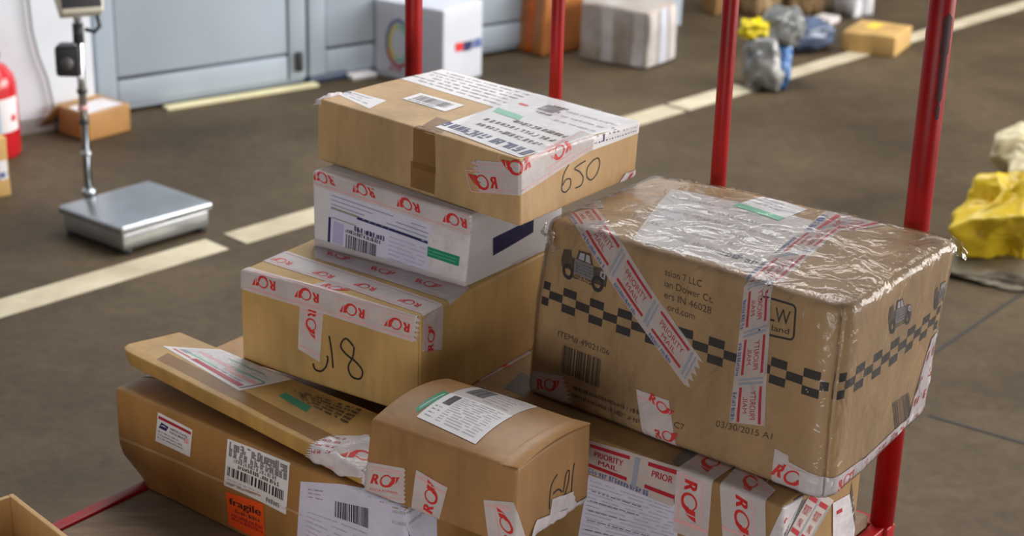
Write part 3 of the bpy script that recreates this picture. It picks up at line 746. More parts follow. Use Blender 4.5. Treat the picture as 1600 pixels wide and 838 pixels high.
s.rect(0.12, 0.25, 0.42, 0.80, 'ink_grey'); s.barcode(0.12, 0.25, 0.42, 0.8, 'ink_black', 12, 5); s.dashes(0.46, 0.1, 0.96, 0.9, 6, 'ink_pale', 0.35, 0.25, 8); s.build('address_label', t, 'greyer address label with barcode')
s = Sheet(k, 't', [(652, 645), (706, 617), (694, 611), (650, 638)], 1).base('ink_green'); s.rect(0.1, 0.44, 0.9, 0.54, 'ink_white'); s.build('green_sticker', t)
LG(k, 'f', [(568, 766), (633, 787), (633, 732), (572, 721)], [(603, 750)], parent=t, hm=0.021, layer=2, sub=True, rag=0.04, rag0=0.04)
LG(k, 'f', [(647, 798), (693, 821), (700, 762), (651, 734)], [(672, 777, 90)], parent=t, hm=0.021, layer=2, rag=0)
LG(k, 'f', [(768, 845), (824, 858), (803, 785), (756, 781)], [(790, 822, 90)], parent=t, hm=0.021, layer=2, rag=0)
pen(k, 'r', [[(871, 741), (862, 757), (859, 776), (858, 796)], [(864, 772), (872, 765), (878, 769)], [(880, 770), (884, 742), (889, 736), (888, 752), (882, 775)], [(897, 724), (894, 748), (892, 778)]], 0.0026, 'handwritten_number', t, 'black pen number beginning with 6', layer=1)
s = Sheet(k, 'r', [(856, 818), (893, 800), (894, 768), (862, 780)], 3, curl=0.004).base('crumple_tape', 0.004, 0.06); s.build('crumpled_tape', t)
s = Sheet(k, 'r', [(812, 852), (888, 806), (886, 794), (838, 812)], 4, curl=0.005).base('crumple_tape', 0.004); s.rect(0.2, 0.4, 0.34, 0.5, 'ink_dark_red'); s.build('crumpled_tape', t)
s = Sheet(k, 'r', [(885, 808), (919, 786), (917, 774), (893, 790)], 4, curl=0.004).base('crumple_tape', 0.004); s.build('crumpled_tape', t)
# lid flap standing a little proud of the right end
V, Fq = [], []
for i in range(25):
    b = k.d * i / 24; lift = 0.004 + 0.004 * math.sin(math.pi * i / 24)
    p0, p1 = k.P(k.w - 0.03, b, k.h), k.P(k.w, b, k.h)
    e = (p1 - p0).normalized(); V += [p0 + Z * 0.0006, p1 + e * 0.002 + Z * lift, p1 + e * 0.002 + Z * (lift - 0.003)]
for i in range(24): Fq += [[3 * i, 3 * i + 1, 3 * i + 4, 3 * i + 3], [3 * i + 1, 3 * i + 2, 3 * i + 5, 3 * i + 4]]
mesh('lid_flap', V, Fq, M['kraft_mid'], t)

# --- white parcel
cor = {'LB': (-0.326, 2.681, 0.724), 'FB': (-0.071, 2.515, 0.724), 'RB': (0.081, 2.721, 0.724), 'BB': (-0.174, 2.887, 0.724), 'LT': (-0.327, 2.693, 0.848), 'FT': (-0.064, 2.503, 0.848), 'RT': (0.081, 2.721, 0.848), 'BT': (-0.183, 2.915, 0.848)}
t = parcel(cor, 'white parcel between the 650 carton and the 618 carton')
k = Carton(cor, 0.004, wob=0.0012, seed=51)
k.body('carton', M['white_card'], t)
s = Sheet(k, 'f', [(512, 388), (672, 436), (676, 352), (516, 296)], 1).base('paper_lilac')
s.dashes(0.02, 0.66, 0.98, 0.95, 4, 'ink_steel', 0.25, 0.6, 3, 0.95); s.rect(0.02, 0.70, 0.30, 0.725, 'ink_olive'); s.rect(0.28, 0.665, 0.97, 0.71, 'ink_navy')
s.rect(0.03, 0.545, 0.28, 0.56, 'ink_olive'); s.dashes(0.26, 0.46, 0.55, 0.54, 1, 'ink_navy', 1.0, 0.2, 4, 0.98, 0.1); s.rect(0.0, 0.12, 0.025, 0.54, 'ink_navy')
s.rect(0.05, 0.14, 0.155, 0.5, 'ink_lilac'); s.dashes(0.17, 0.38, 0.52, 0.46, 1, 'ink_faded', 0.8, 0.12, 5, 0.98, 0.1); s.barcode(0.18, 0.1, 0.49, 0.36); s.rect(0.17, 0.04, 0.52, 0.052, 'ink_grey')
s.dashes(0.6, 0.1, 0.97, 0.6, 7, 'ink_lilac', 0.25, 0.5, 6, 0.9)
s.build('shipping_form', t, 'lilac shipping form with navy bars and barcode')
s = Sheet(k, 'f', [(667, 425), (727, 446), (736, 366), (674, 349)], 2).base('crumple_tape'); s.build('clear_tape', t)
s = Sheet(k, 'f', [(668, 400), (717, 416), (719, 401), (669, 385)], 3).base('ink_green'); s.dashes(0.04, 0.2, 0.96, 0.85, 2, 'ink_mint', 0.4, 0.2, 4, 0.95, 0.1); s.build('green_sticker', t)
LG(k, 'f', [(740, 333), (489, 263), (489, 289), (736, 368)], [(506, 279), (568, 298), (638, 321), (711, 345)], parent=t, hm=0.019, layer=3, rag=0, rag0=0.02)
s = Sheet(k, 'f', [(489, 386), (728, 452), (729, 440), (489, 372)], 3).base('post_tape'); s.build('printed_tape', t)
s = Sheet(k, 'r', [(770, 400), (833, 363), (834, 340), (770, 372)], 1).base('ink_navy'); s.dashes(0.04, 0.1, 0.96, 0.9, 4, 'ink_black', 0.5, 0.4, 4, 0.95); s.build('navy_label', t)
s = Sheet(k, 'r', [(790, 424), (842, 402), (841, 390), (800, 412)], 2, curl=0.003).base('crumple_tape', 0.004); s.rect(0.45, 0.3, 0.85, 0.6, 'ink_red'); s.build('crumpled_tape', t)

# --- carton 650 on top
cor = {'LB': (-0.327, 2.757, 0.848), 'FB': (0.009, 2.458, 0.848), 'RB': (0.197, 2.712, 0.848), 'BB': (-0.138, 3.014, 0.848), 'LT': (-0.326, 2.773, 0.949), 'FT': (0.007, 2.472, 0.949), 'RT': (0.199, 2.690, 0.949), 'BT': (-0.132, 2.977, 0.949)}
t = parcel(cor, 'tan carton marked 650, topmost of the stack')
k = Carton(cor, 0.004, wob=0.0016, seed=61)
k.body('carton', M['kraft_light'], t)
s = Sheet(k, 't', [(870, 152), (690, 112), (616, 132), (792, 174)], 1).base('paper'); s.dashes(0.06, 0.1, 0.94, 0.92, 6, 'ink_grey', 0.35, 0.06, 4, 0.8, 0.4); s.build('address_sheet', t, 'white sheet at the back with rows of writing')
s = Sheet(k, 't', [(1001, 191), (836, 146), (680, 199), (813, 247)], 2).base('paper')
s.dashes(0.02, 0.86, 0.98, 0.97, 1, 'ink_navy', 0.9, 0.08, 3, 0.98, 0.25); s.dashes(0.1, 0.5, 0.9, 0.82, 3, 'ink_faded', 0.5, 0.07, 5, 0.7, 0.4)
s.dashes(0.05, 0.12, 0.55, 0.4, 3, 'ink_pale', 0.3, 0.15, 7); s.rect(0.58, 0.14, 0.74, 0.26, 'ink_grey'); s.dashes(0.55, 0.10, 0.72, 0.34, 3, 'ink_faded', 0.4, 0.2, 7); s.rect(0.83, 0.24, 0.92, 0.27, 'ink_red')
s.build('address_sheet', t, 'large white address sheet on the right half')
s = Sheet(k, 't', [(818, 183), (778, 169), (770, 175), (811, 189)], 3).base('ink_mint'); s.build('green_sticker', t)
s = Sheet(k, 't', [(525, 151), (577, 170), (604, 157.5), (545, 143)], 1).base('paper'); s.dashes(0.05, 0.15, 0.9, 0.9, 3, 'ink_pale', 0.4, 0.25, 4); s.dashes(0.05, 0.55, 0.3, 0.9, 1, 'ink_grey', 0.6, 0.4, 4); s.build('small_label', t, 'small pale label at the left')
s = Sheet(k, 't', [(628, 155), (695.6, 175), (726, 165), (657, 146)], 2).base('paper'); s.barcode(0.12, 0.25, 0.88, 0.82, 'ink_grey', 20); s.dashes(0.1, 0.04, 0.9, 0.2, 1, 'ink_steel', 0.6, 0.15, 4); s.build('barcode_label', t, 'small label with barcode')
s = Sheet(k, 'f', [(645, 262), (681, 272), (690, 205), (655, 196)], 1).base('brown_tape'); s.build('brown_tape', t)
s = Sheet(k, 'f', [(642, 292), (679, 304), (681, 262), (642, 251)], 2).base('brown_tape'); s.build('brown_tape', t)
s = Sheet(k, 't', [(654, 204), (689, 212), (708, 190), (682, 183)], 0.5).base('brown_tape'); s.build('brown_tape', t)
LG(k, 'r', [(925, 234), (752, 301), (740, 250), (908, 205)], [(756, 283), (808, 260), (875, 234)], parent=t, hm=0.023, layer=3, rag=0.04)
s = Sheet(k, 'r', [(924, 235), (998, 207), (1000, 186), (915, 210)], 2).base('paper'); s.dashes(0.05, 0.22, 0.95, 0.34, 1, 'ink_navy', 0.6, 0.025, 4, 1, 1.2); s.rect(0.22, 0.25, 0.25, 0.6, 'ink_navy'); s.dashes(0.1, 0.5, 0.9, 0.7, 1, 'ink_grey', 0.5, 0.05, 4, 1, 1.5); s.rect(0.45, 0.72, 0.5, 0.98, 'ink_navy'); s.build('folded_label', t, 'white label folded over the right edge')
s = Sheet(k, 't', [(700, 206), (812, 246), (1000, 190), (800, 140)], 5, curl=0.003).base('film_flat', 0.008); s.build('clear_tape', t)
pen(k, 'r', [[(889, 257), (881, 272), (878, 288), (878, 298), (884, 300), (891, 291), (891, 280), (884, 281), (879, 290)], [(915, 251), (898, 263), (905, 268), (911, 277), (908, 289), (899, 294)], [(928, 249), (918, 262), (917, 276), (924, 281), (933, 270), (937, 255), (934, 247), (926, 251)]], 0.0024, 'handwritten_number', t, 'black pen number 650', layer=1)
s = Sheet(k, 'r', [(968, 284), (991, 277), (991, 264), (976, 270)], 3, curl=0.004).base('crumple_tape', 0.004); s.rect(0.5, 0.3, 0.75, 0.8, 'ink_dark_red'); s.build('crumpled_tape', t)
# curl of tape at the left corner
bm = bmesh.new(); bmesh.ops.create_icosphere(bm, subdivisions=3, radius=1)
c0 = k.P(0.008, 0.0, k.h)
ax = (Vector(cor['BT']) - Vector(cor['LT'])).normalized()
for v in bm.verts:
    q = v.co.copy(); r = 1 + 0.55 * noise.noise(q * 2.2) ; q *= r
    v.co = c0 + ax * (q.x * 0.03 + 0.022) + Vector((-0.8, -0.2, 0)) * (q.y * 0.007) + Z * (q.z * 0.009 - 0.003)
v, f = bm_out(bm); bm.free(); label_part(mesh('crumpled_tape', v, f, M['crumple_tape'], t), 'curled tape at the left corner')

# --- big film-wrapped carton
cor = {'LB': (0.027, 2.492, 0.56), 'FB': (0.447, 2.151, 0.56), 'RB': (0.648, 2.453, 0.56), 'BB': (0.241, 2.778, 0.56), 'LT': (0.040, 2.503, 0.852), 'FT': (0.452, 2.176, 0.845), 'RT': (0.662, 2.437, 0.856), 'BT': (0.222, 2.752, 0.846)}
t = parcel(cor, 'large film-wrapped carton with a chequered band around it')
def dI(a, b, e):
    dent = max(0, 1 - a * 5) * max(0, (e - 0.55) / 0.45)
    top = 0.006 * math.sin(math.pi * a) * math.sin(math.pi * b) * e
    return (0.008 * dent, 0.012 * dent * (1 - b) - 0.004 * math.sin(math.pi * a) * math.sin(math.pi * e) * (1 - b), top - 0.008 * dent)
k = Carton(cor, 0.014, vr={'F': 0.036, 'L': 0.018, 'R': 0.02, 'B': 0.02}, disp=dI, wob=0.0035, wf=6, seed=71)
k.body('carton', M['kraft_toy'], t, 0.014)
# chequered band: three rows of printed squares, around the front and the right end
mid = [k.pix('f', x, y)[1] for x, y in ((870, 455), (1010, 523), (1130, 562), (1240, 584))]
tb = sum(mid) / len(mid)
V, Fq = [], []; cw, ch = 0.0265, 0.0130
nC = int((k.w + k.d) / cw)
for i in range(nC):
    for j in range(3):
        if (i + j) % 2: continue
        a0, b0 = i * cw + 0.003, tb + (j - 1.5) * ch
        n0 = len(V)
        for x, y in ((0, 0), (0.5, 0), (1, 0), (1, 1), (0.5, 1), (0, 1)): V.append(k.S('f', a0 + x * cw, b0 + y * ch, 0.0004))
        Fq += [[n0, n0 + 1, n0 + 4, n0 + 5], [n0 + 1, n0 + 2, n0 + 3, n0 + 4]]
label_part(mesh('chequered_band', V, Fq, M['ink_black'], t), 'printed band of black and tan checks')
# printed drawing of an old pickup truck
def truck(s):
    s.poly([(0.02, 0.26), (0.30, 0.22), (0.30, 0.62), (0.24, 0.66), (0.22, 0.86), (0.06, 0.80), (0.01, 0.5)], [(0, 1, 2, 3, 4, 5, 6)], 'ink_faded', 0.0002)
    s.poly([(0.30, 0.20), (0.72, 0.18), (0.70, 0.60), (0.32, 0.64)], [(0, 1, 2, 3)], 'ink_grey', 0.0002)
    s.poly([(0.72, 0.14), (0.99, 0.16), (0.98, 0.58), (0.86, 0.66), (0.70, 0.62)], [(0, 1, 2, 3, 4)], 'ink_faded', 0.0002)
    s.poly([(0.33, 0.64), (0.37, 0.93), (0.62, 0.95), (0.69, 0.62)], [(0, 1, 2, 3)], 'ink_faded', 0.0002)
    s.poly([(0.38, 0.67), (0.41, 0.87), (0.50, 0.88), (0.50, 0.66)], [(0, 1, 2, 3)], 'ink_pale', 0.0004); s.poly([(0.53, 0.66), (0.53, 0.88), (0.60, 0.88), (0.64, 0.65)], [(0, 1, 2, 3)], 'ink_pale', 0.0004)
    for cx in (0.17, 0.82):
        s.ribbon([(cx + 0.095 * math.cos(R_(a)), 0.17 + 0.19 * math.sin(R_(a))) for a in range(0, 361, 24)], 0.006, 'ink_black', 0.0005)
    s.dashes(0.28, 0.04, 0.74, 0.2, 2, 'ink_black', 0.8, 0.2, 3, 1); s.dashes(0.34, 0.24, 0.70, 0.58, 4, 'ink_faded', 0.6, 0.2, 3, 1)
    s.ribbon([(0.86, 0.56), (0.93, 0.54), (0.93, 0.38), (0.86, 0.40), (0.86, 0.56)], 0.003, 'ink_pale', 0.0005)
clear_print(k, 'f', [(876, 428), (946, 458), (956, 406), (878, 378)], truck, 'printed_truck', t, 1, 'black printed drawing of a truck')
clear_print(k, 'r', [(1388, 522), (1424, 500), (1424, 458), (1388, 472)], truck, 'printed_truck', t, 1, 'black printed drawing of a truck')
clear_print(k, 'r', [(1458, 484), (1484, 462), (1486, 430), (1460, 446)], truck, 'printed_truck', t, 1, 'black printed drawing of a truck')
clear_print(k, 'f', [(872, 526), (952, 556), (953, 545), (873, 514)], lambda s: s.text('ITEM# 49021/06', 0, 0.05, 0.8, 'ink_faded', width=1), 'printed_text', t)
clear_print(k, 'f', [(876, 581), (938, 607), (942, 563), (880, 539)], lambda s: s.barcode(0, 0, 1, 1, 'ink_faded', 22, 8), 'printed_barcode', t)
def two(s): s.dashes(0, 0.02, 1, 1, 2, 'ink_faded', 0.5, 0.06, 4, 0.98, 0.3)
clear_print(k, 'f', [(893, 622), (1002, 668), (1004, 640), (896, 600)], two, 'printed_text', t)
clear_print(k, 'f', [(1053, 669), (1069, 674), (1070, 662), (1054, 657)], lambda s: s.text('C7', 0, 0.1, 0.8, 'ink_faded', width=1), 'printed_text', t)
def addr(s):
    for i, (tx, w) in enumerate((('ssion 7 LLC', 0.72), ('ian Dower Ct.', 0.95), ('ers IN 46028', 0.93), ('ord.com', 0.55))):
        s.text(tx, 0.05 if i < 3 else 0.12, 0.77 - 0.255 * i, 0.16, 'ink_faded', width=w)
clear_print(k, 'f', [(1034, 482), (1112, 510), (1117, 440), (1036, 412)], addr, 'printed_address', t, 1, 'four lines of printed address')
def gl(s):
    pts = []
    for cx, cy, a0 in ((0.88, 0.88, 0), (0.12, 0.88, 90), (0.12, 0.12, 180), (0.88, 0.12, 270)):
        pts += [(cx + 0.12 * math.cos(R_(a0 + a)), cy + 0.12 * math.sin(R_(a0 + a))) for a in (0, 30, 60, 90)]
    s.ribbon(pts + pts[:1], 0.003, 'ink_black'); s.text('LW', 0.25, 0.40, 0.42, 'ink_black', width=0.62); s.text('land', 0.36, 0.14, 0.17, 'ink_black', width=0.5)
clear_print(k, 'f', [(1186, 520), (1240, 532), (1244, 478), (1190, 462)], gl, 'printed_logo', t, 1, 'rounded printed logo beside the tape')
clear_print(k, 'f', [(1118, 668), (1206, 688), (1208, 676), (1120, 655)], lambda s: s.text('03/30/2015 A1', 0, 0.1, 0.8, 'ink_faded', width=1), 'printed_date', t, 1, 'printed date')
clear_print(k, 'r', [(1391, 682), (1418, 655), (1421, 612), (1394, 630)], lambda s: s.barcode(0, 0, 1, 1, 'ink_faded', 14, 9), 'printed_barcode', t)
# sheets on the top
s = Sheet(k, 't', [(988, 374), (1190, 432), (1296, 352), (1050, 296)], 1).base('paper_grey'); s.dashes(0.05, 0.1, 0.9, 0.9, 6, 'ink_pale', 0.3, 0.1, 4, 0.6); s.dashes(0.62, 0.10, 0.9, 0.2, 1, 'ink_grey', 0.8, 0.12, 5); s.build('address_sheet', t, 'large address sheet under the film')
s = Sheet(k, 't', [(1144, 322), (1216, 346), (1262, 328), (1188, 308)], 2).base('paper'); s.rect(0, 0, 1, 0.22, 'ink_mint'); s.dashes(0.1, 0.4, 0.9, 0.9, 3, 'ink_pale', 0.4, 0.2, 4); s.build('green_edged_label', t, 'small label with a green edge')
s = Sheet(k, 't', [(1010, 276), (1100, 303), (1120, 292), (1040, 275)], 1).base('paper_grey'); s.build('address_sheet', t)
# printed tapes
def mail(f, quad, n, off=0.0, label=None, lay=2, rag=0.03):
    s = Sheet(k, f, quad, lay).base('mail_tape', 0.006, rag); s.mail_pattern(n, off); s.build('priority_tape', t, label)
mail('f', [(884, 334), (1073, 606), (1096, 562), (932, 326)], 4, 0.0, 'priority tape slanting down the front')
mail('f', [(1140, 660), (1164, 444), (1220, 438), (1196, 666)], 3, 0.02, 'priority tape running straight up the front')
mail('t', [(1164, 440), (1252, 362), (1340, 356), (1222, 440)], 2, 0.0, 'priority tape crossing the top')
mail('t', [(1250, 366), (1300, 330), (1385, 350), (1336, 360)], 1, 0.1)
mail('t', [(884, 322), (934, 308), (944, 326), (892, 336)], 1, 0.1, None, 3)
LG(k, 'f', [(839, 618), (893, 630), (880, 588), (823, 577)], [(858, 600)], parent=t, hm=0.020, layer=3, rag=0.1, rag0=0.05, frame=False)
LG(k, 'f', [(1016, 684), (1062, 698), (1046, 626), (994.5, 608)], [(1034, 634, -30), (1042, 680)], parent=t, hm=0.017, layer=3, rag=0, frame=False)
LG(k, 'f', [(1206, 752), (1300, 789), (1300, 748), (1234, 722)], [(1238, 744)], parent=t, hm=0.023, layer=3, rag=0, frame=False, rag0=0.0)
s = Sheet(k, 'f', [(1207, 752), (1244, 767), (1232, 712), (1211, 701)], 2).base('post_tape'); s.rect(0.62, 0.55, 0.9, 0.75, 'ink_red'); s.build('printed_tape', t)
s = Sheet(k, 'r', [(-0.045, 0.0), (0.12, 0.0), (0.12, 0.026), (-0.045, 0.038)], 4, px=False, curl=0.003).base('crumple_tape', 0.004); s.logo(0.62, 0.5, 0.02, 0, frame=False); s.build('crumpled_tape', t, 'white tape folded round the bottom corner')
s = Sheet(k, 'r', [(0.10, 0.0), (k.d - 0.005, 0.0), (k.d - 0.005, 0.022), (0.10, 0.026)], 4, px=False, curl=0.003).base('crumple_tape', 0.004); s.dashes(0.05, 0.2, 0.95, 0.8, 1, 'ink_dark_red', 0.9, 0.12, 4, 1, 0.8); s.build('crumpled_tape', t)
s = Sheet(k, 'r', [(k.d - 0.075, 0.012), (k.d - 0.01, 0.012), (k.d + 0.008, 0.15), (k.d - 0.034, 0.14)], 3, px=False, curl=0.004).base('crumple_tape', 0.004); s.dashes(0.1, 0.1, 0.9, 0.9, 3, 'ink_dark_red', 0.4, 0.2, 4, 0.6, 2); s.build('crumpled_tape', t, 'white tape down the rear edge')
# clear film around the whole carton
def fo(p):
    n1 = noise.noise(p * 18); n2 = noise.noise(p * 45 + Vector((5, 0, 0))); topk = min(1, max(0, (p.z - 0.80) / 0.05))
    return 0.0028 + (0.0014 + 0.0024 * topk) * (1 - abs(n1) * 2) * 0.6 + 0.0010 * topk * n2
k.body('shrink_film', M['film'], t, 0.009, fo)
label_part(t.children[-1], 'crinkled clear film')
# loose ears of film at the rear right corner and the front left edge
def ear(name, c, ax, ay, az, sd):
    bm = bmesh.new(); n = 10
    for j in range(n + 1):
        for i in range(n + 1):
            u, v = i / n, j / n; w = math.sin(math.pi * v) ** 0.6 * (1 - 0.55 * u * u)
            bm.verts.new(Vector(c) + Vector(ax) * u + Vector(ay) * (v - 0.5) * w + Vector(az) * (noise.noise(Vector((u * 3, v * 4, sd))) * 0.9))
    bm.verts.ensure_lookup_table()
    for j in range(n):
        for i in range(n): q = j * (n + 1) + i; bm.faces.new([bm.verts[z] for z in (q, q + 1, q + n + 2, q + n + 1)])
    v, f = bm_out(bm); bm.free(); mesh(name, v, f, M['film'], t)
ear('film_ear', (0.652, 2.445, 0.848), (0.026, -0.002, -0.022), (0.012, 0.024, 0.05), (0.002, -0.006, 0.004), 3.0)
ear('film_ear', (0.046, 2.49, 0.838), (0.02, -0.024, -0.03), (0.02, -0.015, 0.04), (-0.008, -0.016, 0.0), 5.0)

# ------------------------------------------------------------------ the cart
U = Vector((0.7947, -0.6070, 0)); Vv = Vector((0.6070, 0.7947, 0)); DZ = 0.35
rail0 = ground(213, 765, DZ); 
back = Vector((0.335, 2.735, 0))               # a post of the back row: the row runs along U
cart = thing('platform_cart', 'flatbed cart with red tube posts carrying the parcels', 'cart', (0.05, 2.4, 0))
vb = back.dot(Vv); ul = rail0.dot(U) + 0.014; ur = Vector((0.615, 2.52, 0)).dot(U) - 0.01; vf = vb - 1.36
def cp_(u, v, z): return U * u + Vv * v + Z * z
mesh('deck_board', *obox(cp_(ul, vf, DZ - 0.022), U, Vv, Z, ur - ul, vb - 0.03 - vf, 0.022, 0.002), M['plywood'], cart, smooth=False)
def rail(u0, v0, u1, v1, w=0.024, z1=DZ + 0.004, hh=0.045):
    a, b = cp_(u0, v0, 0), cp_(u1, v1, 0); d = (b - a).normalized(); n = Vector((-d.y, d.x, 0))
    return mesh('frame_rail', *obox(a - n * w / 2 + Z * (z1 - hh), d, n, Z, (b - a).length, w, hh, 0.003), M['red_paint'], cart)
rail(ul - 0.012, vf, ul - 0.012, vb + 0.005); rail(ur + 0.012, vf, ur + 0.012, vb + 0.005, z1=DZ - 0.022)
rail(ul - 0.1, vb - 0.003, ur + 0.03, vb - 0.003, 0.03, DZ - 0.022, 0.05); rail(ul - 0.024, vf - 0.012, ur + 0.024, vf - 0.012)
for (x, y), r in zip(((-0.192, 3.142), (0.067, 2.94), (0.335, 2.735), (0.617, 2.522)), (0.0162, 0.0118, 0.0132, 0.0195)):
    p = mesh('upright_post', *tube([(x, y, DZ - 0.03), (x, y, 1.0), (x, y, 1.95)], r, 20), M['red_paint'], cart)
    if r > 0.019:
        bm = []
        for zc, hh, wd in ((1.145, 0.035, 0.7), (1.09, 0.05, 0.5), (1.03, 0.012, 0.3)):
            V, Fq = [], []
            for i in range(7):
                for j in range(5):
                    a = R_(-70 + wd * (j - 2) * 16 + 3 * noise.noise(Vector((i, j, zc * 9)))); V.append(Vector((x + (r + 0.0006) * math.cos(a), y + (r + 0.0006) * math.sin(a), zc + hh * (i - 3) / 3 * (1 - 0.12 * abs(j - 2)))))
            for i in range(6):
                for j in range(4): q = i * 5 + j; Fq.append([q, q + 1, q + 6, q + 5])
            bm.append((V, Fq))
        label_part(mesh('worn_paint', *join(*bm), M['chip_paint'], p), 'dark worn patch in the red paint')
mesh('top_rail', *tube([(-0.192, 3.142, 1.95), (0.617, 2.522, 1.95)], 0.018, 16), M['red_paint'], cart)
for u in (ul + 0.1, ur - 0.1):
    for v in (vf + 0.1, vb - 0.13):
        c = cp_(u, v, 0)
        f_ = mesh('caster_fork', *join(obox(c + Vector((-0.03, -0.022, 0.07)), (1, 0, 0), (0, 1, 0), Z, 0.06, 0.004, 0.2, 0.001), obox(c + Vector((-0.03, 0.018, 0.07)), (1, 0, 0), (0, 1, 0), Z, 0.06, 0.004, 0.2, 0.001), obox(c + Vector((-0.05, -0.05, 0.27)), (1, 0, 0), (0, 1, 0), Z, 0.1, 0.1, DZ - 0.292, 0.002)), M['steel'], cart)
        mesh('caster_wheel', *tube([c + Vector((0, -0.016, 0.08)), c + Vector((0, 0.016, 0.08))], 0.08, 24), M['black_rubber'], f_)

# ------------------------------------------------------------------ open crate at the lower left corner, standing on the deck
zb, zt, th = DZ + 0.001, 0.472, 0.008
ct, pr = ground(20, 771, zt), ground(112, 842, zt)
t = thing('open_crate', 'open tan crate cut off by the lower left corner, standing on the cart deck', 'crate', (ct.x, ct.y, zb))
e1 = (pr - ct).normalized(); e2 = Vector((e1.y, -e1.x, 0))          # e1 along the far wall, e2 towards the viewer
def cr_(a, b, z): return ct + e1 * a + e2 * b + Z * (z - zt)
def slab(name, a0, b0, a1, b1, z0, z1, m):
    q = ((a0, b0), (a0, b1), (a1, b1), (a1, b0))
    return mesh(name, *hexa([cr_(*p, z0) for p in q] + [cr_(*p, z1) for p in q], 0.0015), M[m], t, smooth=False)
slab('side_wall', 0, 0, 0.42, th, zb, zt, 'box_inside'); slab('side_wall', 0, 0.30 - th, 0.42, 0.30, zb, zt, 'box_inside')
slab('end_wall', 0, th, th, 0.30 - th, zb, zt, 'box_inside'); slab('end_wall', 0.42 - th, th, 0.42, 0.30 - th, zb, zt, 'box_inside')
slab('crate_bottom', th, th, 0.42 - th, 0.30 - th, zb, zb + 0.01, 'kraft_brown')

# ------------------------------------------------------------------ things on the hall floor
def floor_carton(left, mid, right, top, z0=0.0):
    """corner points of a carton from where its three lower corners meet the floor; top = image row of the near upper corner"""
    L, F_, R = ground(*left, z0), ground(*mid, z0), ground(*right, z0)
    u = (F_ - L); v = (R - F_); v = v - u.normalized() * v.dot(u.normalized()) * 0.85
    R = F_ + v; B = L + v; lo, hi = 0.0, 1.5
    for _ in range(40):
        h = (lo + hi) / 2
        if project(F_ + Z * h)[1] > top: lo = h
        else: hi = h
    c = {a + 'B': tuple(p) for a, p in zip('LFRB', (L, F_, R, B))}; c.update({a + 'T': tuple(p + Z * h) for a, p in zip('LFRB', (L, F_, R, B))})
    return c
def bg_parcel(cor, label, material, cat='parcel', name='parcel', re=0.006, wob=0.004, seed=0.0, step=0.04, **kw):
    t = thing(name, label, cat, base_of(cor), 'parcels on the hall floor'); k = Carton(cor, re, wob=wob, seed=seed, **kw); k.body('carton', M[material], t, step); return t, k

# white cube carton with a colour ring
cor = floor_carton((586, 117), (692, 139), (767, 121), 17)
t, k = bg_parcel(cor, 'white cube carton with a coloured ring, behind the red posts', 'cube_white', seed=4, wob=0.002)
s = Sheet(k, 'f', [(600, 108), (646, 118), (646, 30), (600, 22)], 1)
for r0, a0, a1, m in ((0.40, 60, 200, 'ink_blue'), (0.40, 200, 300, 'ink_dark_red'), (0.40, -60, 60, 'ink_grey'), (0.30, 100, 250, 'ink_yellow'), (0.30, -110, 100, 'ink_mint')):
    s.ribbon([(0.5 + r0 * math.cos(R_(a0 + (a1 - a0) * i / 12)), 0.52 + r0 * math.sin(R_(a0 + (a1 - a0) * i / 12)) * s.W / s.H * 1.6) for i in range(13)], 0.012, m, 0.001)
s.dashes(0.2, 0.0, 0.7, 0.1, 1, 'ink_dark_red', 0.7, 0.3, 3, 1); s.build('ring_emblem', t, 'ring in several colours printed on the left face')
s = Sheet(k, 'r', [(711, 83), (751, 74), (751, 58), (711, 66)], 1); s.rect(0, 0.1, 0.28, 0.9, 'ink_red', 0.001); s.rect(0.3, 0.0, 0.62, 0.9, 'ink_navy', 0.001); s.rect(0.66, 0.1, 1.0, 1.0, 'ink_blue', 0.001); s.build('colour_mark', t, 'small red and blue printed mark')
# carton wrapped in orange film, with a grey parcel behind it
cor = floor_carton((766, 66), (848, 91), (905, 76), -10)
t, k = bg_parcel(cor, 'brown carton in orange film beside the white cube carton', 'orange_wrap', seed=5, re=0.015, wob=0.008)
for q, f in (([(822, 88), (834, 91), (838, 0), (826, 0)], 'f'), ([(770, 40), (810, 84), (820, 86), (776, 36)], 'f')):
    Sheet(k, f, q, 2).base('orange_film').build('film_strap', t)
Sheet(k, 't', [(800, -22), (846, -12), (900, -30), (850, -40)], 3, curl=0.02).base('orange_film').build('orange_film', t, 'bright orange film over the top')
cor = floor_carton((886, 63), (900, 68), (925, 58), 28)
bg_parcel(cor, 'small grey parcel between the orange carton and the taped carton', 'taped_white', seed=6, wob=0.003)
cor = floor_carton((904, 92), (1010, 110), (1088, 98), 18)
t, k = bg_parcel(cor, 'carton wound all over in whitish tape, behind the second post', 'taped_white', seed=7, re=0.012, wob=0.008)
for i, (x, y) in enumerate(((0.1, 0.06), (0.32, 0.09), (0.56, 0.06), (0.78, 0.1))):
    Sheet(k, 'f', [(k.w * x, 0.01), (k.w * (x + 0.17), 0.01), (k.w * (x + 0.17), k.h - 0.01), (k.w * x, k.h - 0.01)], 1 + i, px=False, curl=0.003).base('paper_grey' if i % 2 else 'taped_white', 0.02).build('tape_winding', t)
for i, x in enumerate((0.05, 0.38, 0.7)):
    Sheet(k, 'r', [(k.d * x, 0.01), (k.d * (x + 0.26), 0.01), (k.d * (x + 0.26), k.h - 0.01), (k.d * x, k.h - 0.01)], 2 + i, px=False, curl=0.003).base('cube_white' if i % 2 else 'paper_grey', 0.02).build('tape_winding', t)
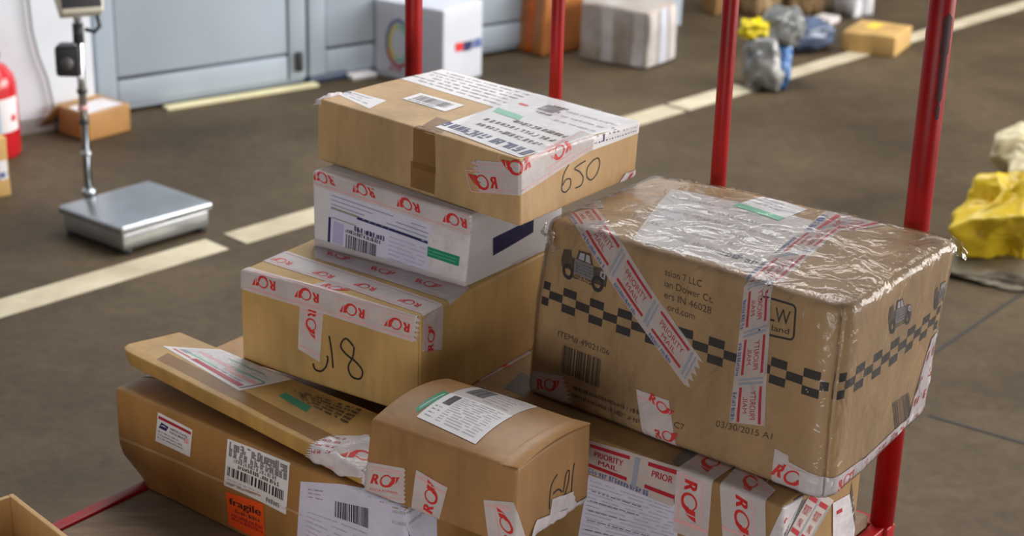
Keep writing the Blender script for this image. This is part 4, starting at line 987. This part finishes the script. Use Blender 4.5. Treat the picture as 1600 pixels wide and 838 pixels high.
# tan carton right, with a yellow sticker
cor = floor_carton((1314, 80), (1397, 91), (1443, 74), 59)
t, k = bg_parcel(cor, 'low tan carton with a yellow sticker left of the thick post', 'kraft_gold', seed=8)
Sheet(k, 't', [(1350, 42), (1368, 45), (1382, 38), (1364, 35)], 1).base('ink_yellow').build('yellow_sticker', t)
cor = floor_carton((1266, 37), (1296, 42), (1314, 35), 32)
bg_parcel(cor, 'thin pinkish parcel lying behind the grey-blue plastic bundle', 'paper_grey', seed=9, wob=0.003)
cor = floor_carton((1094, 18), (1118, 25), (1150, 14), -60)
bg_parcel(cor, 'brown carton at the top edge left of the third post', 'kraft_mid', seed=10)
def sack(name, label, cat, c, sx, sy, sz, material, seed, sub=4, amp=0.35, fr=1.8, yaw=0.0, ridge=0.25, group=None, zmin=0.0):
    """slack sack: a lumpy closed skin with creases that sits on the floor"""
    bm = bmesh.new(); bmesh.ops.create_icosphere(bm, subdivisions=sub, radius=1)
    cy, sy_ = math.cos(yaw), math.sin(yaw)
    for v in bm.verts:
        q = v.co.copy(); s1 = Vector((seed, seed * 2, 0))
        r = 1 + amp * noise.noise(q * fr + s1) + ridge * (0.5 - abs(noise.noise(q * fr * 2.1 + s1)) * 1.6) + 0.10 * ridge * (0.4 - abs(noise.noise(q * fr * 5)) * 1.5)
        q *= r; q.z = max(q.z, -0.55); q = Vector((q.x * sx, q.y * sy, (q.z + 0.55) * sz))
        v.co = Vector((c[0] + q.x * cy - q.y * sy_, c[1] + q.x * sy_ + q.y * cy, zmin + max(q.z, 0.0)))
    v, f = bm_out(bm); bm.free()
    return tag(mesh(name, v, f, M[material], at=(c[0], c[1], zmin)), label, cat, group)
g = ground(1188, 30); sack('mail_bag', 'slack tan mail bag at the top edge behind the plastic bundle', 'bag', (g.x, g.y + 0.12, 0), 0.085, 0.1, 0.30, 'tan_bag', 3.1, yaw=0.3, group='bags at the back')
g = ground(1262, 30); sack('mail_bag', 'upright tan mail bag at the top edge beside the white sack', 'bag', (g.x, g.y + 0.16, 0), 0.08, 0.1, 0.32, 'tan_bag', 5.7, group='bags at the back')
g = ground(1338, 33); sack('white_sack', 'white sack at the top edge above the low tan carton', 'bag', (g.x, g.y + 0.14, 0), 0.075, 0.1, 0.34, 'white_sack', 8.3, group='bags at the back')
# plastic-wrapped bundle: a standing roll and one lying across
gb = ground(1190, 145)
t = thing('wrapped_bundle', 'grey and blue plastic bundle with a yellow patch right of the third post', 'parcel', gb, 'parcels on the hall floor')
def lump(name, c, ax, ay, az, material, seed, parent, amp=0.22):
    bm = bmesh.new(); bmesh.ops.create_icosphere(bm, subdivisions=4, radius=1)
    for v in bm.verts:
        q = v.co.copy(); q = Vector([math.copysign(abs(x) ** 0.75, x) for x in q])
        q *= 1 + amp * noise.noise(q * 2.0 + Vector((seed, 0, 0))) + 0.16 * (0.5 - abs(noise.noise(q * 4 + Vector((0, seed, 0))) * 2)) + 0.05 * noise.noise(q * 11)
        p = Vector(c) + Vector(ax) * q.x + Vector(ay) * q.y + Vector(az) * q.z; p.z = max(p.z, 0.002); v.co = p
    v, f = bm_out(bm); bm.free(); return mesh(name, v, f, M[material], parent)
lump('standing_roll', gb + Vector((0.01, 0.08, 0.095)), (0.072, 0, 0), (0, 0.08, 0), (-0.01, 0.02, 0.11), 'grey_wrap', 2.0, t)
lump('blue_strip', gb + Vector((0.075, 0.09, 0.085)), (0.035, 0, 0), (0, 0.06, 0), (0.01, 0.02, 0.095), 'bright_blue', 4.0, t)
lump('yellow_patch', gb + Vector((-0.03, 0.10, 0.215)), (0.052, 0.0, 0.0), (0, 0.05, 0), (0.0, 0, 0.034), 'bright_yellow', 6.0, t, 0.35)
lump('knot', gb + Vector((0.075, 0.14, 0.215)), (0.075, 0, 0.01), (0, 0.08, 0), (0, 0.02, 0.07), 'grey_wrap', 7.0, t)
g2 = ground(1262, 92)
lump('lying_roll', g2 + Vector((-0.03, 0.16, 0.065)), (0.12, 0.06, 0.0), (-0.06, 0.09, 0), (0, 0, 0.065), 'blue_wrap', 9.0, t)
# flat envelopes by the door
g = ground(524, 137)
v, f = obox(g + Vector((-0.10, 0.02, 0.0)), WU, Vector((-WU.y, WU.x, 0)), Z, 0.17, 0.14, 0.03, 0.012, 3); tag(mesh('flat_packet', v, f, M['dark_envelope'], at=g), 'dark blue flat packet on the floor by the door', 'packet', 'packets by the door')
g = ground(572, 128)
v, f = obox(g + Vector((-0.05, 0.0, 0.0)), WU, Vector((-WU.y, WU.x, 0)), Z, 0.11, 0.12, 0.02, 0.007, 3); tag(mesh('flat_packet', v, f, M['white_card'], at=g), 'pale flat packet left of the white cube carton', 'packet', 'packets by the door')

# ------------------------------------------------------------------ yellow plastic sacks at the right
gy = ground(1560, 424)
def crumpled(name, label, c, sx, sy, sz, material, seed, group, lobes):
    """plastic sack slumped into flat facets with sharp folds and a few pulled-out corners"""
    rnd = random.Random(seed); pl = []
    for _ in range(22):
        n = Vector((rnd.gauss(0, 1), rnd.gauss(0, 1), rnd.gauss(0, 1))).normalized(); pl.append((n, 0.62 + 0.33 * rnd.random()))
    bm = bmesh.new(); bmesh.ops.create_icosphere(bm, subdivisions=6, radius=1)
    for v in bm.verts:
        q = v.co.copy(); r = min(d / max(q.dot(n), 0.12) for n, d in pl)
        r *= 1 + 0.30 * (0.45 - abs(noise.noise(q * 1.7 + Vector((seed, 0, 0)))) * 1.7) + 0.08 * (0.4 - abs(noise.noise(q * 5 + Vector((0, seed, 0)))) * 1.6)
        for l, a, kk in lobes: r += a * math.exp(kk * (q.dot(Vector(l).normalized()) - 1))
        q *= r; v.co = Vector((c[0] + q.x * sx, c[1] + q.y * sy, max(0.026, 0.026 + (q.z + 0.55) * sz)))
    v, f = bm_out(bm); bm.free()
    return tag(mesh(name, v, f, M[material], at=(c[0], c[1], 0.026)), label, 'sack', group)
crumpled('plastic_sack', 'crumpled yellow plastic sack at the right edge', (gy.x + 0.07, gy.y + 0.12, 0), 0.15, 0.14, 0.15, 'yellow_sack', 21, 'sacks at the right edge', (((-1, -0.4, -0.15), 0.55, 9), ((-0.8, 0.2, 0.75), 0.45, 10), ((0.6, -0.5, 0.8), 0.4, 9)))
gy2 = ground(1604, 330); crumpled('plastic_sack', 'pale sack behind the yellow one at the right edge', (gy2.x + 0.06, gy2.y + 0.10, 0), 0.14, 0.13, 0.17, 'pale_sack', 4, 'sacks at the right edge', (((-0.9, 0, 0.5), 0.4, 9),))
gs = ground(1565, 425); sack('plastic_sheet', 'flattened grey plastic sheet under the yellow sack', 'sheet', (gs.x + 0.04, gs.y + 0.06, 0), 0.21, 0.19, 0.018, 'grey_sheet', 6.6, 4, 0.3, 1.6)

# ------------------------------------------------------------------ platform scale
pL, pR, pF, pB = ground(90, 321, 0.085), ground(333, 316, 0.085), ground(190, 357, 0.085), ground(232, 281, 0.085)
t = thing('platform_scale', 'steel platform scale with a column standing on the hall floor', 'scale', ((pL.x + pR.x) / 2, (pL.y + pR.y) / 2, 0))
def ring_(pts, c, s): return [c + (p - c) * s for p in pts]
quad = [pL, pF, pR, pB]; cc = (pL + pF + pR + pB) / 4
v, f = hexa([p - Z * 0.024 for p in quad] + quad, 0.008, 3); mesh('platform', v, f, M['steel_plate'], t)
q2 = ring_(quad, cc, 0.94); v, f = hexa([Vector((p.x, p.y, 0.012)) for p in q2] + [p - Z * 0.022 for p in q2], 0.006); mesh('base_frame', v, f, M['steel'], t)
for p in ring_(quad, cc, 0.82): mesh('foot', *lathe([(0.018, 0), (0.018, 0.014)], (p.x, p.y, 0), 16), M['black_rubber'], t)
cb = ground(139, 303, 0.085)
mesh('column', *tube([cb - Z * 0.01, cb + Z * 0.62], 0.0115, 16), M['chrome'], t)
mesh('column_collar', *lathe([(0.02, 0), (0.02, 0.012), (0.014, 0.016)], cb, 20), M['steel'], t)
def on_col(y):
    lo, hi = 0.0, 1.2
    for _ in range(40):
        h = (lo + hi) / 2
        if project(cb + Z * h)[1] > y: lo = h
        else: hi = h
    return cb + Z * lo
for y, m in ((142, 'black_plastic'), (168, 'ink_pink'), (190, 'black_plastic'), (240, 'steel')):
    mesh('column_band', *lathe([(0.0145, -0.006), (0.0145, 0.006)], on_col(y), 16), M[m], t)
c = on_col(96)
v, f = obox(c + Vector((-0.066, -0.02, -0.042)), (1, 0, 0), (0, 1, 0), Z, 0.07, 0.06, 0.088, 0.012, 3); br = mesh('junction_box', v, f, M['black_plastic'], t)
v, f = tube([c + Vector((-0.03, -0.022, 0)), c + Vector((-0.03, -0.03, 0))], 0.018, 16); mesh('knob', v, f, M['grey_tape'], br)
c = on_col(50); mesh('neck_bracket', *tube([c - Z * 0.03, c + Z * 0.025], 0.015, 12), M['black_plastic'], t)
c = on_col(27)
hu = Vector((0.90, 0.44, 0.0)).normalized()
# indicator head: wedge with a sloping olive display
h0 = c + hu * -0.06 + Vector((0, 0.0, 0.0))
up = Vector((0, 0.55, 0.83)); up = (up - hu * up.dot(hu)).normalized(); dp = hu.cross(up)      # dp: out of the display
if dp.y > 0: dp = -dp
h0 = h0 + dp * 0.04
v, f = hexa([h0 - dp * 0.045 + hu * 0.012, h0 + hu * 0.012, h0 + hu * 0.128, h0 - dp * 0.045 + hu * 0.128][::1] + [h0 - dp * 0.045 + up * 0.14 - hu * 0.006, h0 + up * 0.14 - hu * 0.006, h0 + up * 0.14 + hu * 0.146, h0 - dp * 0.045 + up * 0.14 + hu * 0.146], 0.008, 3)
hd = mesh('indicator_head', v, f, M['beige_plastic'], t)
v, f = obox(h0 + hu * 0.016 + up * 0.014 + dp * 0.0, hu, up, dp, 0.108, 0.116, 0.003, 0.001); mesh('keypad', v, f, M['black_plastic'], hd)
v, f = obox(h0 + hu * 0.026 + up * 0.045 + dp * 0.003, hu, up, dp, 0.088, 0.07, 0.003, 0.001); mesh('display_window', v, f, M['screen_olive'], hd)
v, f = tube([c + hu * 0.055 + Z * 0.0, c + hu * 0.06 - Z * 0.03, c + hu * 0.045 - Z * 0.045, c + hu * 0.02 - Z * 0.035], 0.006, 8); mesh('head_clamp', v, f, M['black_plastic'], t)

# carton with paper behind the scale
cor = floor_carton((92, 207), (138, 222), (209, 205), 179)
t, k = bg_parcel(cor, 'small brown carton with white paper on top, against the white wall', 'kraft_brown', seed=13, wob=0.003)
Sheet(k, 't', [(k.w * 0.30, 0.01), (k.w - 0.004, 0.004), (k.w - 0.01, k.d * 0.9), (k.w * 0.25, k.d * 0.86)], 2, px=False).base('paper', 0.02).build('paper_sheet', t, 'white paper sheet on top')
a, b = Vector(cor['LT']), Vector(cor['BT']); o_ = Vector((-0.8, -0.35, 0)).normalized()
V = [a, b, b + o_ * 0.06 - Z * 0.07, a + o_ * 0.06 - Z * 0.07]; th_ = Vector((-0.4, -0.2, 0.5)).normalized() * 0.004
v, f = hexa([V[0], V[3], V[2], V[1]] + [p + th_ for p in (V[0], V[3], V[2], V[1])]); label_part(mesh('open_flap', v, f, M['box_inside'], t), 'open flap hanging at the left')

# fire extinguisher
ge = ground(-14, 240); sc_ = (ge - EYE).length / FPX; r = 45 * sc_
def ez(y):
    lo, hi = 0.0, 1.5
    for _ in range(40):
        h = (lo + hi) / 2
        if project(ge + Z * h)[1] > y: lo = h
        else: hi = h
    return lo
t = thing('fire_extinguisher', 'red fire extinguisher at the left edge by the white wall', 'fire extinguisher', (ge.x, ge.y, 0))
zs = ez(118)
mesh('cylinder', *lathe([(r * 0.95, 0), (r, 0.012), (r, zs - 0.03), (r * 0.93, zs), (r * 0.7, zs + 0.03), (r * 0.35, zs + 0.045), (r * 0.3, zs + 0.06)], ge, 40), M['extinguisher_red'], t)
V, Fq = [], []; z0_, z1_ = ez(198), ez(146)
for i in range(19):
    a = R_(-105 + 100 * i / 18)
    for z_ in (z0_, z1_): V.append(ge + Vector(((r + 0.001) * math.cos(a), (r + 0.001) * math.sin(a), z_)))
for i in range(18): Fq.append([2 * i, 2 * i + 2, 2 * i + 3, 2 * i + 1])
im = [1 if i < 10 else 0 for i in range(18)]
lb = mesh('label_band', V, Fq, [M['paper'], mat('pale_blue', (170, 200, 226), 0.5)], t, im)
V, Fq = [], []
for i in range(5):
    a = R_(-26 + 12 * i / 4)
    for z_ in (z0_ + (z1_ - z0_) * 0.30, z0_ + (z1_ - z0_) * 0.48): V.append(ge + Vector(((r + 0.0022) * math.cos(a), (r + 0.0022) * math.sin(a), z_)))
for i in range(4): Fq.append([2 * i, 2 * i + 2, 2 * i + 3, 2 * i + 1])
mesh('red_mark', V, Fq, M['ink_red'], lb)
zt_ = zs + 0.055
mesh('valve', *lathe([(0.018, 0), (0.018, 0.03), (0.012, 0.034)], ge + Z * zt_, 16), M['steel'], t)
mesh('gauge', *tube([ge + Vector((0.02, -0.005, zt_ + 0.014)), ge + Vector((0.05, -0.012, zt_ + 0.014))], 0.016, 16), M['grey_tape'], t)
mesh('lever', *tube([ge + Vector((-0.01, 0, zt_ + 0.035)), ge + Vector((0.02, -0.01, zt_ + 0.05)), ge + Vector((0.046, -0.02, zt_ + 0.075))], [0.009, 0.009, 0.006], 10), M['extinguisher_red'], t)
mesh('carry_handle', *tube([ge + Vector((-0.01, 0, zt_ + 0.02)), ge + Vector((0.05, -0.02, zt_ + 0.03))], 0.007, 10), M['extinguisher_red'], t)

# tan carton at the left edge, in front of the extinguisher
cor = floor_carton((-86, 286), (-36, 318), (9, 300), 225)
t, k = bg_parcel(cor, 'tan carton with a white and blue label, cut off by the left edge', 'kraft_gold', seed=15)
s = Sheet(k, 'r', [(k.d * 0.72, k.h * 0.30), (k.d - 0.002, k.h * 0.30), (k.d - 0.002, k.h * 0.62), (k.d * 0.72, k.h * 0.62)], 1, px=False).base('paper'); s.rect(0, 0.1, 1, 0.4, 'ink_blue'); s.build('label_strip', t, 'white and blue label')
